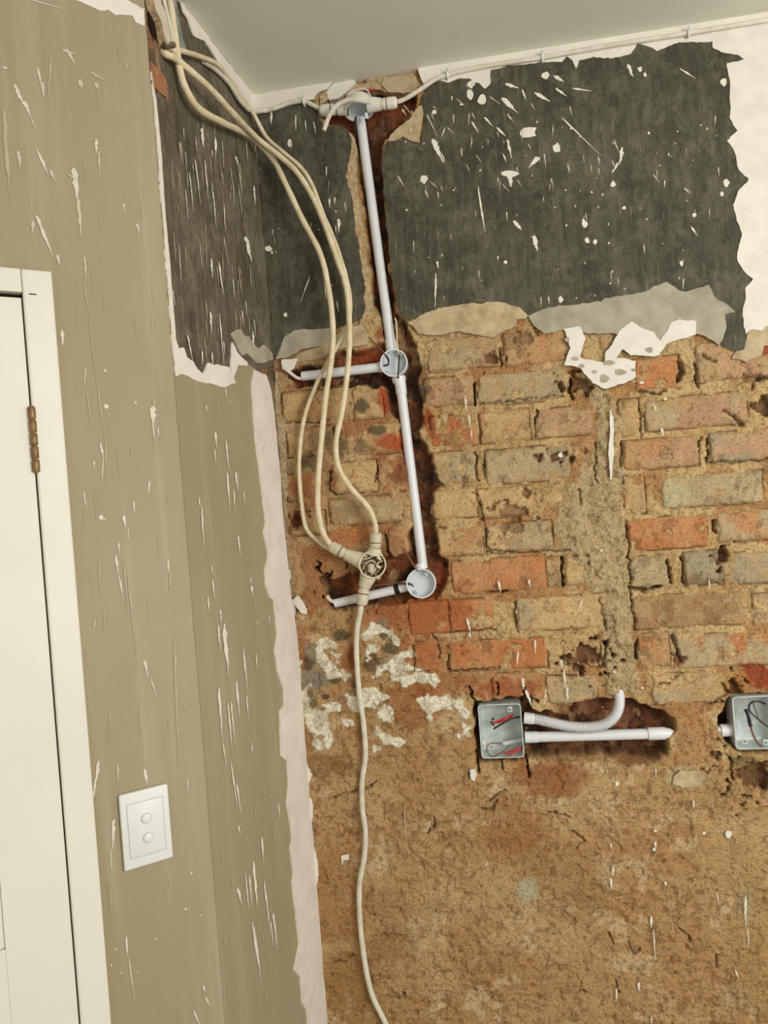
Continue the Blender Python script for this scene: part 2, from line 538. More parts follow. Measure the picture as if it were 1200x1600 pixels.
CH = [(cuv(p), d) for p, d in CHASES]
CEM = cuv([(905, 560), (935, 600), (955, 612), (968, 640), (966, 700), (972, 760), (978, 820), (982, 880), (988, 930), (990, 990), (998, 1050), (1000, 1090), (945, 1088),
           (940, 1030), (938, 985), (930, 930), (910, 900), (880, 860), (862, 830), (868, 800), (884, 770), (905, 740), (930, 690), (926, 640), (905, 610)])
CLAY = cuv([(380, 960), (470, 965), (560, 955), (625, 985), (660, 1040), (695, 1075), (730, 1095), (742, 1180), (830, 1188), (960, 1182), (1040, 1182), (1100, 1120), (1122, 1150), (1135, 1180), (1200, 1188), (1420, 1180), (1500, 1900), (1000, 3000), (300, 3000)])
LEFT = cuv([(400, 520), (440, 560), (590, 600), (640, 800), (640, 900), (640, 990), (400, 990)])
WASH1 = [cuv(q) for q in [[(498.1,1000.2),(510.0,996.8),(521.8,1001.9),(523.5,1012.0),(513.3,1010.3),(503.2,1015.4),(511.6,1027.2),(520.1,1037.4),(533.6,1047.5),(547.2,1056.0),(540.4,1064.4),(530.3,1056.0),(516.7,1059.4),(506.6,1044.1),(494.7,1027.2),(493.0,1013.7)],[(562.4,993.4),(574.2,986.6),(581.0,973.1),(591.1,976.5),(601.3,983.3),(611.4,986.6),(625.0,1000.2),(621.6,1006.9),(611.4,996.8),(597.9,991.7),(584.4,993.4),(570.8,1000.2)],[(572.5,1010.3),(584.4,1006.9),(591.1,1013.7),(584.4,1023.8),(574.2,1030.6),(570.8,1020.5)],[(581.0,1057.7),(591.1,1044.1),(604.7,1037.4),(618.2,1023.8),(631.7,1020.5),(641.9,1017.1),(645.3,1023.8),(638.5,1030.6),(638.5,1040.8),(652.0,1044.1),(665.6,1050.9),(679.1,1054.3),(684.2,1064.4),(679.1,1072.9),(672.3,1064.4),(652.0,1064.4),(641.9,1071.2),(628.4,1067.8),(613.1,1057.7),(621.6,1050.9),(611.4,1047.5),(601.3,1044.1),(591.1,1054.3)],[(476.1,1078.0),(486.3,1067.8),(489.7,1084.7),(482.9,1105.0),(496.4,1108.4),(520.1,1094.9),(533.6,1100.0),(530.3,1108.4),(516.7,1111.8),(510.0,1125.3),(516.7,1138.9),(520.1,1155.8),(513.3,1169.3),(499.8,1171.0),(491.4,1162.6),(494.7,1152.4),(486.3,1138.9),(476.1,1118.6),(466.0,1098.3),(469.4,1084.7)],[(540.4,1084.7),(557.3,1091.5),(567.5,1078.0),(584.4,1074.6),(597.9,1084.7),(606.4,1089.8),(594.5,1096.6),(584.4,1106.7),(570.8,1105.0),(557.3,1108.4),(547.2,1101.7)],[(592.8,1108.4),(601.3,1100.0),(613.1,1108.4),(616.5,1125.3),(604.7,1127.0),(592.8,1120.3)],[(533.6,1123.6),(548.9,1125.3),(550.6,1132.1),(542.1,1132.8)],[(587.8,1135.5),(597.9,1145.6),(611.4,1150.7),(630.1,1157.5),(625.0,1163.2),(611.4,1159.2),(597.9,1153.1)],[(520.1,1020.5),(531.9,1022.2),(526.9,1034.0)],[(583.7,1167.6),(594.5,1168.0),(593.9,1172.7),(584.4,1172.7)],[(464.3,1037.4),(469.4,1034.0),(468.7,1064.4),(462.6,1078.0),(459.9,1064.4)]]]
WASH_HOLES = [(*C.uv(x, y), rx * PX, ry * PX) for x, y, rx, ry in ((486, 1081, 6.8, 9.5), (490, 1099, 7.4, 8.8), (503, 1105, 8.1, 4.7), (501, 1051, 10.1, 5.4), (598, 993, 8.8, 4.1), (639, 1050, 8.8, 4.7), (637, 1031, 8.8, 4.7), (501, 1151, 7.4, 4.1), (584, 1024, 10.1, 5.4))]
WASH2 = [cuv(q) for q in ([(655, 1092), (668, 1085), (672, 1092), (700, 1090), (722, 1096), (734, 1115), (730, 1124), (712, 1106), (690, 1104), (676, 1112), (672, 1124), (664, 1110)],
                          [(592, 1112), (602, 1098), (608, 1108), (614, 1124), (598, 1126)], [(586, 1142), (600, 1146), (618, 1158), (632, 1158), (622, 1164), (600, 1160)],
                          [(725, 1132), (734, 1136), (732, 1150), (722, 1146)])]
CRACKS = [(cuv(p), w, d) for p, w, d in (
    ([(750, 631), (790, 628), (830, 622), (880, 617)], 1.2, .010), ([(742, 600), (743, 632)], 2.2, .02), ([(781, 545), (784, 570)], 2.0, .012),
    ([(893, 590), (890, 612), (896, 622)], 2.5, .02), ([(840, 640), (836, 660)], 2.2, .014), ([(743, 707), (747, 752)], 1.6, .012), ([(755, 712), (757, 750)], 1.2, .008),
    ([(746, 772), (752, 790), (754, 808)], 1.3, .010), ([(760, 824), (760, 848), (767, 866)], 1.3, .010), ([(878, 873), (880, 915)], 2.4, .024), ([(760, 861), (820, 862), (890, 861)], 1.3, .010),
    ([(804, 942), (807, 982)], 1.6, .010), ([(1042, 874), (1047, 900), (1048, 912)], 2.6, .022), ([(1066, 872), (1068, 910)], 2.0, .02), ([(985, 918), (1005, 922), (1030, 917)], 3.0, .026),
    ([(980, 820), (983, 880), (987, 930), (992, 985)], 1.6, .014), ([(995, 1003), (996, 1030)], 3.2, .026), ([(1050, 992), (1056, 1012), (1064, 1035)], 2.4, .014),
    ([(1116, 815), (1119, 830)], 3.0, .02), ([(1106, 685), (1107, 722)], 2.0, .018), ([(1094, 684), (1095, 705)], 1.6, .014), ([(1107, 722), (1150, 722), (1200, 718)], 1.6, .012),
    ([(999, 632), (1003, 655), (1000, 670)], 1.4, .010), ([(1062, 565), (1066, 580), (1060, 592)], 4.0, .020), ([(1086, 565), (1088, 590), (1091, 605)], 1.6, .012),
    ([(1000, 610), (1030, 615), (1042, 610)], 1.6, .012), ([(1130, 640), (1145, 650), (1160, 664)], 2.4, .010), ([(1098, 555), (1118, 566)], 2.2, .010), ([(1185, 592), (1200, 590)], 3.5, .014),
    ([(930, 690), (930, 730), (933, 755)], 1.4, .010), ([(972, 690), (970, 730)], 1.4, .010), ([(937, 935), (942, 960), (946, 985)], 2.2, .010), ([(950, 1000), (945, 1040)], 2.0, .010),
    ([(676, 990), (686, 1010), (688, 1030)], 1.2, .008), ([(700, 1020), (700, 1048), (780, 1043)], 1.2, .009), ([(702, 990), (740, 986), (774, 984)], 1.2, .009), ([(765, 924), (794, 924)], 2.0, .014),
    ([(733, 1073), (737, 1086), (742, 1095)], 1.5, .03), ([(776, 1066), (778, 1088)], 1.5, .03), ([(817, 1072), (820, 1090), (842, 1097)], 1.8, .03), ([(747, 1186), (750, 1208)], 1.8, .03),
    ([(786, 1186), (787, 1204)], 1.5, .03), ([(822, 1184), (826, 1212)], 1.8, .03), ([(1142, 1184), (1145, 1216)], 1.6, .03), ([(1110, 1100), (1140, 1084), (1128, 1066)], 2.0, .010), ([(1030, 1068), (1044, 1067)], 1.4, .012),
    ([(515, 735), (516, 765), (524, 772)], 1.4, .012), ([(588, 728), (588, 752)], 1.4, .010), ([(603, 835), (604, 862), (616, 872)], 2.0, .014), ([(440, 660), (500, 660)], 1.0, .007), ([(425, 590), (430, 640), (438, 660), (432, 690)], 2.0, .008),
    ([(520, 1247), (535, 1238), (560, 1235), (590, 1222)], 1.3, .010), ([(680, 1275), (677, 1290), (670, 1300)], 1.3, .009), ([(515, 1503), (535, 1502), (555, 1494)], 1.3, .008), ([(766, 1250), (775, 1240), (790, 1236)], 3.0, .008),
    ([(752, 1262), (770, 1264), (776, 1250)], 2.0, .008), ([(980, 1470), (990, 1490), (1000, 1480)], 1.5, .008), ([(960, 1530), (968, 1550)], 1.8, .008), ([(905, 1550), (915, 1545)], 1.5, .008), ([(860, 1268), (890, 1276)], 1.6, .009), ([(895, 1298), (912, 1312), (900, 1326)], 1.4, .008),
    ([(586, 1430), (585, 1440)], 1.5, .009), ([(1060, 1450), (1078, 1465), (1078, 1472)], 1.6, .008), ([(1118, 1490), (1118, 1510)], 1.6, .008), ([(950, 1455), (958, 1475)], 1.6, .008), ([(622, 1560), (632, 1548), (634, 1558)], 1.5, .008))]
# deep little cavities, coloured darker with depth (px, py, rx, ry, depth)
PITS = [(915, 1024, 22, 17, .022), (905, 598, 14, 14, .016), (1196, 635, 12, 16, .02), (462, 815, 9, 18, .014), (800, 800, 20, 9, .010), (795, 824, 18, 9, .008), (823, 772, 5, 12, .012), (724, 748, 6, 7, .006),
        (870, 712, 16, 6, .014), (1128, 868, 8, 12, .02), (820, 530, 14, 9, .008), (768, 560, 10, 9, .014), (1180, 590, 18, 7, .010), (1058, 1035, 8, 10, .012), (1150, 1080, 8, 12, .02),
        (508, 905, 8, 14, .03), (536, 912, 12, 12, .02), (568, 950, 12, 8, .006), (1180, 1210, 26, 24, .02)]
PITS = [(*C.uv(x, y), rx * PX, ry * PX, d) for x, y, rx, ry, d in PITS]
def chase_amount(u, z):
    """0 on the wall face, 1 on the floor of a chase, and its depth"""
    amt = np.zeros(u.shape); dep = np.zeros(u.shape)
    wob = (fbm(u, z, .026, 71, 3) - .5) * .012
    for P, d in CH:
        x0, z0 = P.min(0) - .03; x1, z1 = P.max(0) + .03
        m = (u > x0) & (u < x1) & (z > z0) & (z < z1)
        if not m.any(): continue
        s = poly_sdf(P, u[m], z[m]) + wob[m]
        k = sstep(-.002, .0085, s)
        amt[m] = np.maximum(amt[m], k); dep[m] = np.maximum(dep[m], k * d)
    return amt, dep
def local(P, u, z, pad=.02, f=poly_sdf, far=-1.0):
    out = np.full(u.shape, far)
    x0, z0 = P.min(0) - pad; x1, z1 = P.max(0) + pad
    m = (u > x0) & (u < x1) & (z > z0) & (z < z1)
    if m.any(): out[m] = f(P, u[m], z[m])
    return out
def cracks(u, z):
    c = np.zeros(u.shape); d = np.zeros(u.shape)
    wu = u + (fbm(u, z, .012, 5, 2) - .5) * .006; wz = z + (fbm(u, z, .012, 6, 2) - .5) * .006
    for P, w, dd in CRACKS:
        l = local(P, wu, wz, .012, line_dist, 1.0)
        k = 1 - sstep(w * PX * .45, w * PX * 1.1, l)
        c = np.maximum(c, k); d = np.maximum(d, k * dd)
    return c, d
def pits(u, z):
    d = np.zeros(u.shape)
    w = 1 + (fbm(u, z, .014, 11, 3) - .5) * 1.4
    for pu, pz, ru, rz, dd in PITS:
        r = np.hypot((u - pu) / ru, (z - pz) / rz) * w
        d = np.maximum(d, dd * (1 - sstep(.65, 1.05, r)))
    return d
BLOBS = [  # stains and bare spots: px, py, rx, ry, colour, strength
    (565, 637, 12, 14, (58, 52, 40), .85), (590, 673, 16, 9, (66, 56, 42), .85), (562, 697, 13, 12, (84, 72, 54), .7), (525, 690, 16, 36, (80, 70, 52), .75), (483, 722, 20, 18, (92, 78, 56), .7), (494, 690, 12, 20, (110, 90, 64), .5),
    (536, 575, 18, 6, (60, 50, 40), .6), (485, 575, 20, 7, (60, 52, 42), .6),
    (474, 762, 24, 22, (160, 92, 54), .6), (462, 815, 10, 18, (112, 52, 34), .8), (548, 838, 34, 16, (178, 112, 66), .6), (540, 800, 34, 14, (150, 122, 84), .6), (560, 900, 50, 24, (150, 84, 48), .6), (512, 880, 30, 20, (160, 112, 66), .5),
    (650, 960, 90, 30, (160, 84, 44), .7), (660, 1020, 50, 40, (164, 92, 48), .6), (700, 1072, 60, 22, (160, 92, 50), .6), (640, 1100, 60, 40, (150, 88, 46), .6), (790, 1075, 50, 18, (158, 86, 46), .8), (470, 1010, 14, 50, (150, 84, 50), .6),
    (545, 1030, 14, 14, (140, 70, 44), .6), (480, 1150, 20, 30, (140, 96, 58), .6), (500, 1195, 60, 20, (130, 88, 50), .6),
    (860, 1215, 60, 30, (150, 88, 48), .7), (800, 1290, 50, 50, (154, 102, 56), .5), (520, 1400, 60, 80, (156, 104, 56), .5), (540, 1540, 50, 60, (150, 108, 52), .5), (880, 1380, 80, 60, (146, 108, 62), .4),
    (905, 1270, 22, 30, (182, 152, 104), .55), (880, 1340, 22, 12, (176, 142, 92), .5), (920, 1230, 24, 10, (178, 146, 98), .5), (1075, 1215, 34, 18, (190, 170, 126), .85), (1080, 1275, 30, 12, (186, 160, 112), .6),
    (740, 1330, 30, 20, (172, 140, 92), .5), (610, 1410, 30, 26, (164, 128, 84), .5), (680, 1415, 26, 20, (170, 138, 92), .5), (635, 1290, 16, 14, (176, 150, 108), .4), (1150, 1350, 50, 50, (172, 142, 92), .5), (1180, 1480, 40, 120, (170, 138, 86), .5),
    (1140, 1230, 40, 30, (172, 138, 90), .5), (825, 1390, 18, 22, (186, 172, 140), .75), (1165, 1410, 14, 26, (184, 166, 130), .5), (620, 1480, 40, 40, (158, 120, 80), .5), (1146, 1560, 24, 24, (176, 154, 116), .4),
    (820, 1385, 16, 16, (188, 174, 146), .6), (890, 1420, 12, 4, (196, 176, 140), .6),
    (700, 640, 40, 8, (182, 150, 100), .5), (660, 600, 12, 30, (84, 62, 48), .5), (655, 620, 14, 22, (58, 48, 40), .7), (672, 664, 8, 26, (150, 66, 36), .8), (665, 730, 14, 22, (66, 54, 46), .7), (630, 735, 20, 24, (120, 56, 38), .7), (612, 690, 30, 14, (168, 74, 40), .9), (600, 626, 8, 24, (166, 70, 38), .9), (566, 556, 42, 10, (160, 78, 44), .85),
    (598, 520, 16, 12, (150, 72, 44), .8), (588, 300, 12, 100, (78, 56, 42), .5), (585, 380, 10, 60, (60, 44, 34), .6), (560, 520, 16, 14, (178, 140, 92), .5),
    (600, 870, 14, 18, (150, 92, 60), .7), (612, 850, 20, 30, (140, 92, 62), .6), (630, 880, 20, 14, (140, 78, 48), .7), (675, 850, 10, 50, (84, 50, 34), .6), (690, 905, 10, 20, (140, 72, 42), .8),
    (925, 1110, 26, 16, (150, 104, 74), .7), (960, 1125, 40, 20, (156, 104, 74), .6), (870, 1120, 16, 10, (170, 110, 60), .7), (1030, 1130, 16, 16, (110, 66, 46), .7), (890, 1110, 20, 10, (120, 62, 40), .6), (1190, 1058, 40, 22, (150, 62, 34), .9), (1150, 1066, 20, 20, (190, 150, 90), .6), (1195, 545, 10, 10, (150, 56, 44), .9),
    (900, 1180, 70, 10, (120, 82, 52), .5), (1000, 1180, 40, 16, (92, 60, 42), .6), (1078, 1140, 26, 40, (172, 128, 84), .6), (1085, 1130, 20, 10, (178, 122, 74), .5), (1085, 1175, 20, 24, (186, 146, 98), .6),
    (496, 1061, 30.4, 20.3, (140, 131, 112), 0.90), (483, 1034, 11.5, 14.2, (76, 66, 50), 0.85), (490, 1020, 16.9, 20.3, (146, 136, 115), 0.80), (525, 1061, 10.1, 7.4, (84, 74, 56), 0.85), (510, 1089, 8.5, 5.1, (70, 62, 48), 0.85), (610, 1015, 14.9, 9.5, (92, 82, 64), 0.85), (600, 993, 9.5, 5.4, (104, 92, 72), 0.80), (578, 1034, 15.6, 14.9, (92, 74, 54), 0.75), (534, 993, 15.6, 11.5, (80, 68, 50), 0.80), (595, 976, 13.5, 10.1, (142, 131, 108), 0.75), (553, 1020, 9.5, 14.9, (146, 76, 48), 0.80), (554, 1070, 5.4, 7.4, (90, 78, 58), 0.70), (611, 1034, 20.3, 10.1, (160, 146, 120), 0.50), (486, 1085, 6.1, 8.8, (112, 100, 78), 0.80), (490, 1099, 6.8, 8.1, (104, 92, 70), 0.80), (503, 1108, 6.8, 4.7, (120, 106, 82), 0.70), (547, 1092, 16.9, 13.5, (142, 126, 100), 0.60), (625, 1000, 5.4, 4.1, (110, 92, 70), 0.70),
    (1165, 1193, 22, 10, (92, 84, 66), .9), (1195, 1215, 8, 20, (90, 84, 70), .9), (1180, 1200, 30, 20, (180, 148, 90), .5),
]
BLOBS = [(*C.uv(x, y), rx * PX, ry * PX, lin(c), s, i) for i, (x, y, rx, ry, c, s) in enumerate(BLOBS)]
def blobs(K, u, z, scale=1.0):
    nu = (fbm(u, z, .022, 21, 4) - .5) * .026; nz_ = (fbm(u, z, .022, 22, 4) - .5) * .026
    for pu, pz, ru, rz, c, s, i in BLOBS:
        m = (np.abs(u - pu) < ru * 1.6 + .02) & (np.abs(z - pz) < rz * 1.6 + .02)
        if not m.any(): continue
        q = min(1.0, min(ru, rz) / .032)
        r = np.hypot((u[m] + nu[m] * q - pu) / ru, (z[m] + nz_[m] * q - pz) / rz)
        k = np.zeros(u.shape); k[m] = s * scale * (1 - sstep(.7, 1.15, r))
        K = mixc(K, c, k)
    return K
def brick_gaps(u, z):
    """places where the clay has come away from the edge of a brick"""
    g = np.zeros(u.shape)
    for i, b in enumerate(BR):
        xm, ym = (b[0] + b[1]) / 2, (b[2] + b[3]) / 2
        u0, u1 = C.uv(b[0], ym)[0], C.uv(b[1], ym)[0]; z1, z0 = C.uv(xm, b[2])[1], C.uv(xm, b[3])[1]
        m = (u > u0 - .008) & (u < u1 + .008) & (z > z0 - .008) & (z < z1 + .008)
        if not m.any(): continue
        um, zm = u[m], z[m]
        d = np.maximum(np.abs(um - (u0 + u1) / 2) - (u1 - u0) / 2, np.abs(zm - (z0 + z1) / 2) - (z1 - z0) / 2)
        w = .0016 * (fbm(um, zm, .02, 970 + i, 3) * 2)
        k = (1 - sstep(.0008, .0008 + np.maximum(w, .0004), np.abs(d - .0006)))
        low = (zm < (z0 + z1) / 2) * .07
        k = k * sstep(.56 - low, .66 - low, fbm(um, zm, .05, 950 + i, 3))
        g[m] = np.maximum(g[m], k)
    return g
def clay_mask(u, z):
    s = local(CLAY, u, z, .05)
    return sstep(-.012, .012, s + (fbm(u, z, .05, 41, 4) - .5) * .06)
def wash_mask(u, z):
    s = np.maximum.reduce([local(q, u, z, .02) for q in WASH1 + WASH2]) + (fbm(u, z, .014, 53, 4) - .5) * .009 + .0022
    w = sstep(-.0012, .0012, s)
    for pu, pz, ru, rz in WASH_HOLES:
        w = w * sstep(.8, 1.0, np.hypot((u - pu) / ru, (z - pz) / rz) + (fbm(u, z, .014, 54, 3) - .5) * .5)
    return w
def mortar_h(u, z):
    cl = clay_mask(u, z)
    amt, dep = chase_amount(u, z)
    cem = sstep(-.006, .010, local(CEM, u, z) + (fbm(u, z, .03, 61, 3) - .5) * .02)
    h = -.0028 + (fbm(u, z, .035, 1, 6, .58) - .5) * .0085 + (fbm(u, z, .008, 2, 3) - .5) * .0022
    h = h + cem * (.0045 + (fbm(u, z, .024, 3, 5, .65) - .5) * .009 - sstep(.66, .74, fbm(u, z, .026, 4, 5, .65)) * .005)
    ridg = 1 - np.abs(fbm(u + (fbm(u, z, .05, 8, 3) - .5) * .08, z * 1.5, .03, 7, 4) - .5) * 2
    patch = sstep(.50, .66, fbm(u, z, .09, 9, 3))
    hc = .0035 + (fbm(u, z, .075, 10, 5) - .5) * .0062 + (ridg - .7) * .0036 * patch + (fbm(u, z, .008, 12, 3) - .5) * .0014 - sstep(.70, .78, fbm(u, z, .022, 13, 3)) * .004
    h = h * (1 - cl) + hc * cl
    ww = wash_mask(u, z)
    h = h + ww * .0022
    ck, cd = cracks(u, z)
    h = h - cd - pits(u, z) - brick_gaps(u, z) * .011
    fl = -dep + (fbm(u, z, .034, 14, 4) - .5) * .020 + (fbm(u, z, .006, 15, 2) - .5) * .004
    return np.where(amt > 0, h * (1 - amt) + np.minimum(fl, h) * amt, h)
def mortar_c(u, z, h):
    base = np.ones(u.shape + (3,)) * S(202, 171, 120)
    base = mixc(base, S(182, 146, 96), sstep(.35, .75, fbm(u, z, .05, 101, 4)) * .7)
    base = mixc(base, S(196, 170, 122), sstep(.55, .75, fbm(u, z, .016, 102, 3)) * .6)
    base = mixc(base, S(170, 112, 66), sstep(.58, .74, fbm(u, z, .07, 103, 4)) * .6)
    base = mixc(base, S(128, 98, 64), sstep(.70, .80, fbm(u, z, .009, 104, 3)) * .5)
    cem = sstep(-.004, .008, local(CEM, u, z) + (fbm(u, z, .03, 61, 3) - .5) * .02)
    cc = mixc(np.ones(u.shape + (3,)) * S(194, 170, 126), S(178, 152, 110), fbm(u, z, .012, 105, 3))
    cc = mixc(cc, S(186, 164, 122), sstep(.6, .8, fbm(u, z, .02, 106, 4)))
    base = base * (1 - cem[..., None]) + cc * cem[..., None]
    lf = sstep(-.02, .02, local(LEFT, u, z, .03) + (fbm(u, z, .05, 107, 3) - .5) * .04)
    lc = mixc(np.ones(u.shape + (3,)) * S(186, 148, 104), S(194, 164, 120), sstep(.4, .7, fbm(u, z, .05, 108, 4)))
    lc = mixc(lc, S(160, 102, 62), sstep(.55, .72, fbm(u, z, .06, 109, 4)) * .7)
    base = base * (1 - lf[..., None]) + lc * lf[..., None]
    cl = clay_mask(u, z)
    k = np.ones(u.shape + (3,)) * S(182, 146, 99)
    k = mixc(k, S(190, 157, 110), sstep(.42, .75, fbm(u, z, .16, 111, 5)))
    k = mixc(k, S(172, 131, 84), sstep(.5, .78, fbm(u, z * 1.2, .12, 112, 4)) * .6)
    k = mixc(k, S(204, 177, 133), sstep(.62, .76, fbm(u, z, .045, 113, 5, .6)) * sstep(.4, .6, fbm(u, z, .12, 119, 3)) * .75)
    k = mixc(k, S(122, 90, 54), sstep(.72, .82, fbm(u, z, .014, 114, 3)) * .5)
    base = base * (1 - cl[..., None]) + k * 1.03 * cl[..., None]
    amt, dep = chase_amount(u, z)
    ch = mixc(np.ones(u.shape + (3,)) * S(104, 68, 46), S(140, 80, 50), sstep(.45, .7, fbm(u, z, .05, 115, 4)))
    ch = mixc(ch, S(70, 48, 36), sstep(.55, .7, fbm(u, z, .045, 116, 4)))
    ch = mixc(ch, S(150, 118, 80), sstep(.68, .76, fbm(u, z, .03, 117, 3)))
    base = mixc(base, 0, amt * 0) * (1 - amt[..., None]) + ch * amt[..., None]
    base = blobs(base, u, z)
    w = wash_mask(u, z)
    wc = mixc(np.ones(u.shape + (3,)) * S(236, 227, 202), S(206, 195, 168), sstep(.5, .75, fbm(u, z, .02, 120, 3)))
    base = base * (1 - w[..., None]) + wc * w[..., None]
    ck, cd = cracks(u, z)
    base = mixc(base, S(62, 42, 26), np.maximum(ck * .55, brick_gaps(u, z) * .5))
    pt = pits(u, z)
    base = mixc(base, S(96, 58, 38), np.clip(pt / .02, 0, .75))
    return base * 1.02
TAN_, ORG, RED, PNK, GRY, BLU, GRN, DRK, SAL, BUF, BRN = (178, 146, 102), (176, 110, 68), (160, 86, 52), (168, 130, 100), (164, 145, 112), (142, 132, 108), (168, 161, 126), (96, 82, 62), (174, 124, 84), (188, 156, 110), (124, 92, 62)
BR = [  # x0, x1, ytop, ybottom, colour, second colour, share of second, clay smear, proud mm
    # course 1
    (668, 781, 526, 576, PNK, GRY, .5, .45, 1), (786, 884, 516, 568, SAL, TAN_, .45, .5, 1.5), (934, 958, 508, 548, TAN_, GRY, .4, .5, 0), (1088, 1215, 532, 592, GRY, PNK, .35, .5, 2),
    # course 2
    (662, 741, 589, 633, PNK, GRY, .45, .3, 1), (746, 886, 580, 629, GRY, BLU, .4, .35, 1), (992, 1062, 558, 609, ORG, SAL, .55, .25, 2),
    # course 3
    (672, 746, 648, 697, RED, ORG, .4, .25, -1), (750, 828, 641, 690, ORG, TAN_, .4, .3, 1), (836, 927, 637, 681, PNK, TAN_, .4, .35, 2), (968, 999, 624, 684, TAN_, BUF, .5, .5, 0), (1008, 1168, 618, 667, PNK, GRY, .5, .3, 2),
    # course 4
    (676, 745, 706, 755, BUF, GRY, .4, .25, 3), (759, 890, 699, 753, GRY, BLU, .55, .3, 1), (974, 1092, 685, 731, SAL, PNK, .5, .3, 2), (1109, 1235, 672, 722, PNK, BLU, .4, .25, 2),
    # course 5
    (676, 745, 765, 809, BUF, TAN_, .4, .2, 2), (747, 832, 762, 807, BUF, TAN_, .5, .25, 2), (846, 906, 768, 793, BUF, TAN_, .5, .5, 1), (975, 1008, 743, 803, TAN_, BUF, .5, .5, -1), (1034, 1193, 741, 789, GRN, GRY, .3, .2, 2),
    # course 6
    (684, 754, 824, 868, BUF, SAL, .35, .3, 2), (760, 863, 817, 861, GRY, BUF, .5, .3, 1), (980, 1104, 808, 857, ORG, (172, 108, 64), .5, .06, 4), (1121, 1260, 797, 843, SAL, GRY, .5, .2, 2),
    # course 7
    (706, 852, 873, 924, ORG, SAL, .5, .08, 2), (854, 877, 871, 916, BUF, TAN_, .5, .4, 1), (884, 920, 869, 914, BUF, GRY, .5, .3, 2), (982, 1043, 870, 917, GRY, BUF, .4, .15, 4), (1069, 1129, 862, 914, BLU, DRK, .45, .1, 4), (1130, 1250, 862, 911, GRY, BLU, .5, .25, 1),
    # course 8
    (640, 701, 940, 990, (166, 84, 46), ORG, .4, .1, 0), (702, 773, 937, 986, (168, 88, 48), ORG, .4, .1, 0), (808, 943, 932, 983, GRY, BUF, .5, .12, 2), (988, 1163, 928, 980, BRN, ORG, .4, .4, 1), (1177, 1280, 927, 974, GRY, TAN_, .4, .2, 1),
    # course 9
    (647, 686, 1004, 1048, ORG, TAN_, .45, .3, 0), (701, 855, 1000, 1046, (174, 102, 56), (150, 100, 62), .35, .08, 1), (882, 938, 1000, 1042, PNK, TAN_, .5, .5, 0), (999, 1046, 990, 1042, ORG, SAL, .4, .35, 1), (1052, 1260, 990, 1040, ORG, GRY, .55, .15, 2),
    # course 10
    (770, 853, 1052, 1096, ORG, SAL, .4, .3, 0), (855, 932, 1056, 1099, GRY, BUF, .5, .2, 1), (1020, 1132, 1052, 1099, BUF, GRY, .5, .3, 2), (1168, 1290, 1042, 1084, RED, ORG, .4, .1, -8),
    # left of the chase
    (524, 606, 540, 562, RED, BRN, .4, .1, -8), (440, 548, 609, 656, TAN_, SAL, .5, .5, 1), (552, 597, 606, 653, BUF, TAN_, .4, .4, 1),
    (448, 520, 668, 712, TAN_, BUF, .5, .6, 0), (540, 630, 663, 709, RED, TAN_, .55, .4, 0), (522, 588, 722, 769, BUF, GRY, .4, .15, 3), (592, 636, 718, 768, RED, BUF, .4, .3, -2), (446, 500, 740, 782, SAL, ORG, .4, .5, 0),
    (514, 628, 776, 818, TAN_, GRY, .5, .5, 1), (452, 508, 800, 836, TAN_, ORG, .5, .6, 0), (606, 641, 822, 872, SAL, BRN, .4, .35, 2), (512, 584, 826, 868, SAL, ORG, .5, .4, 1),
]
us = np.concatenate([[-.06], np.arange(-.05, 1.26, .0024), np.linspace(1.3, 2.4, 30)])
zs = np.concatenate([np.linspace(0, .36, 22), np.arange(.37, 2.02, .0024), np.arange(2.03, 2.48, .0055), np.arange(2.485, CEIL + .03, .0055)])
wall_back = heightfield('wall_back', us, zs, mortar_h, mortar_c, C, masonry)
wall_back['kind'] = 'structure'

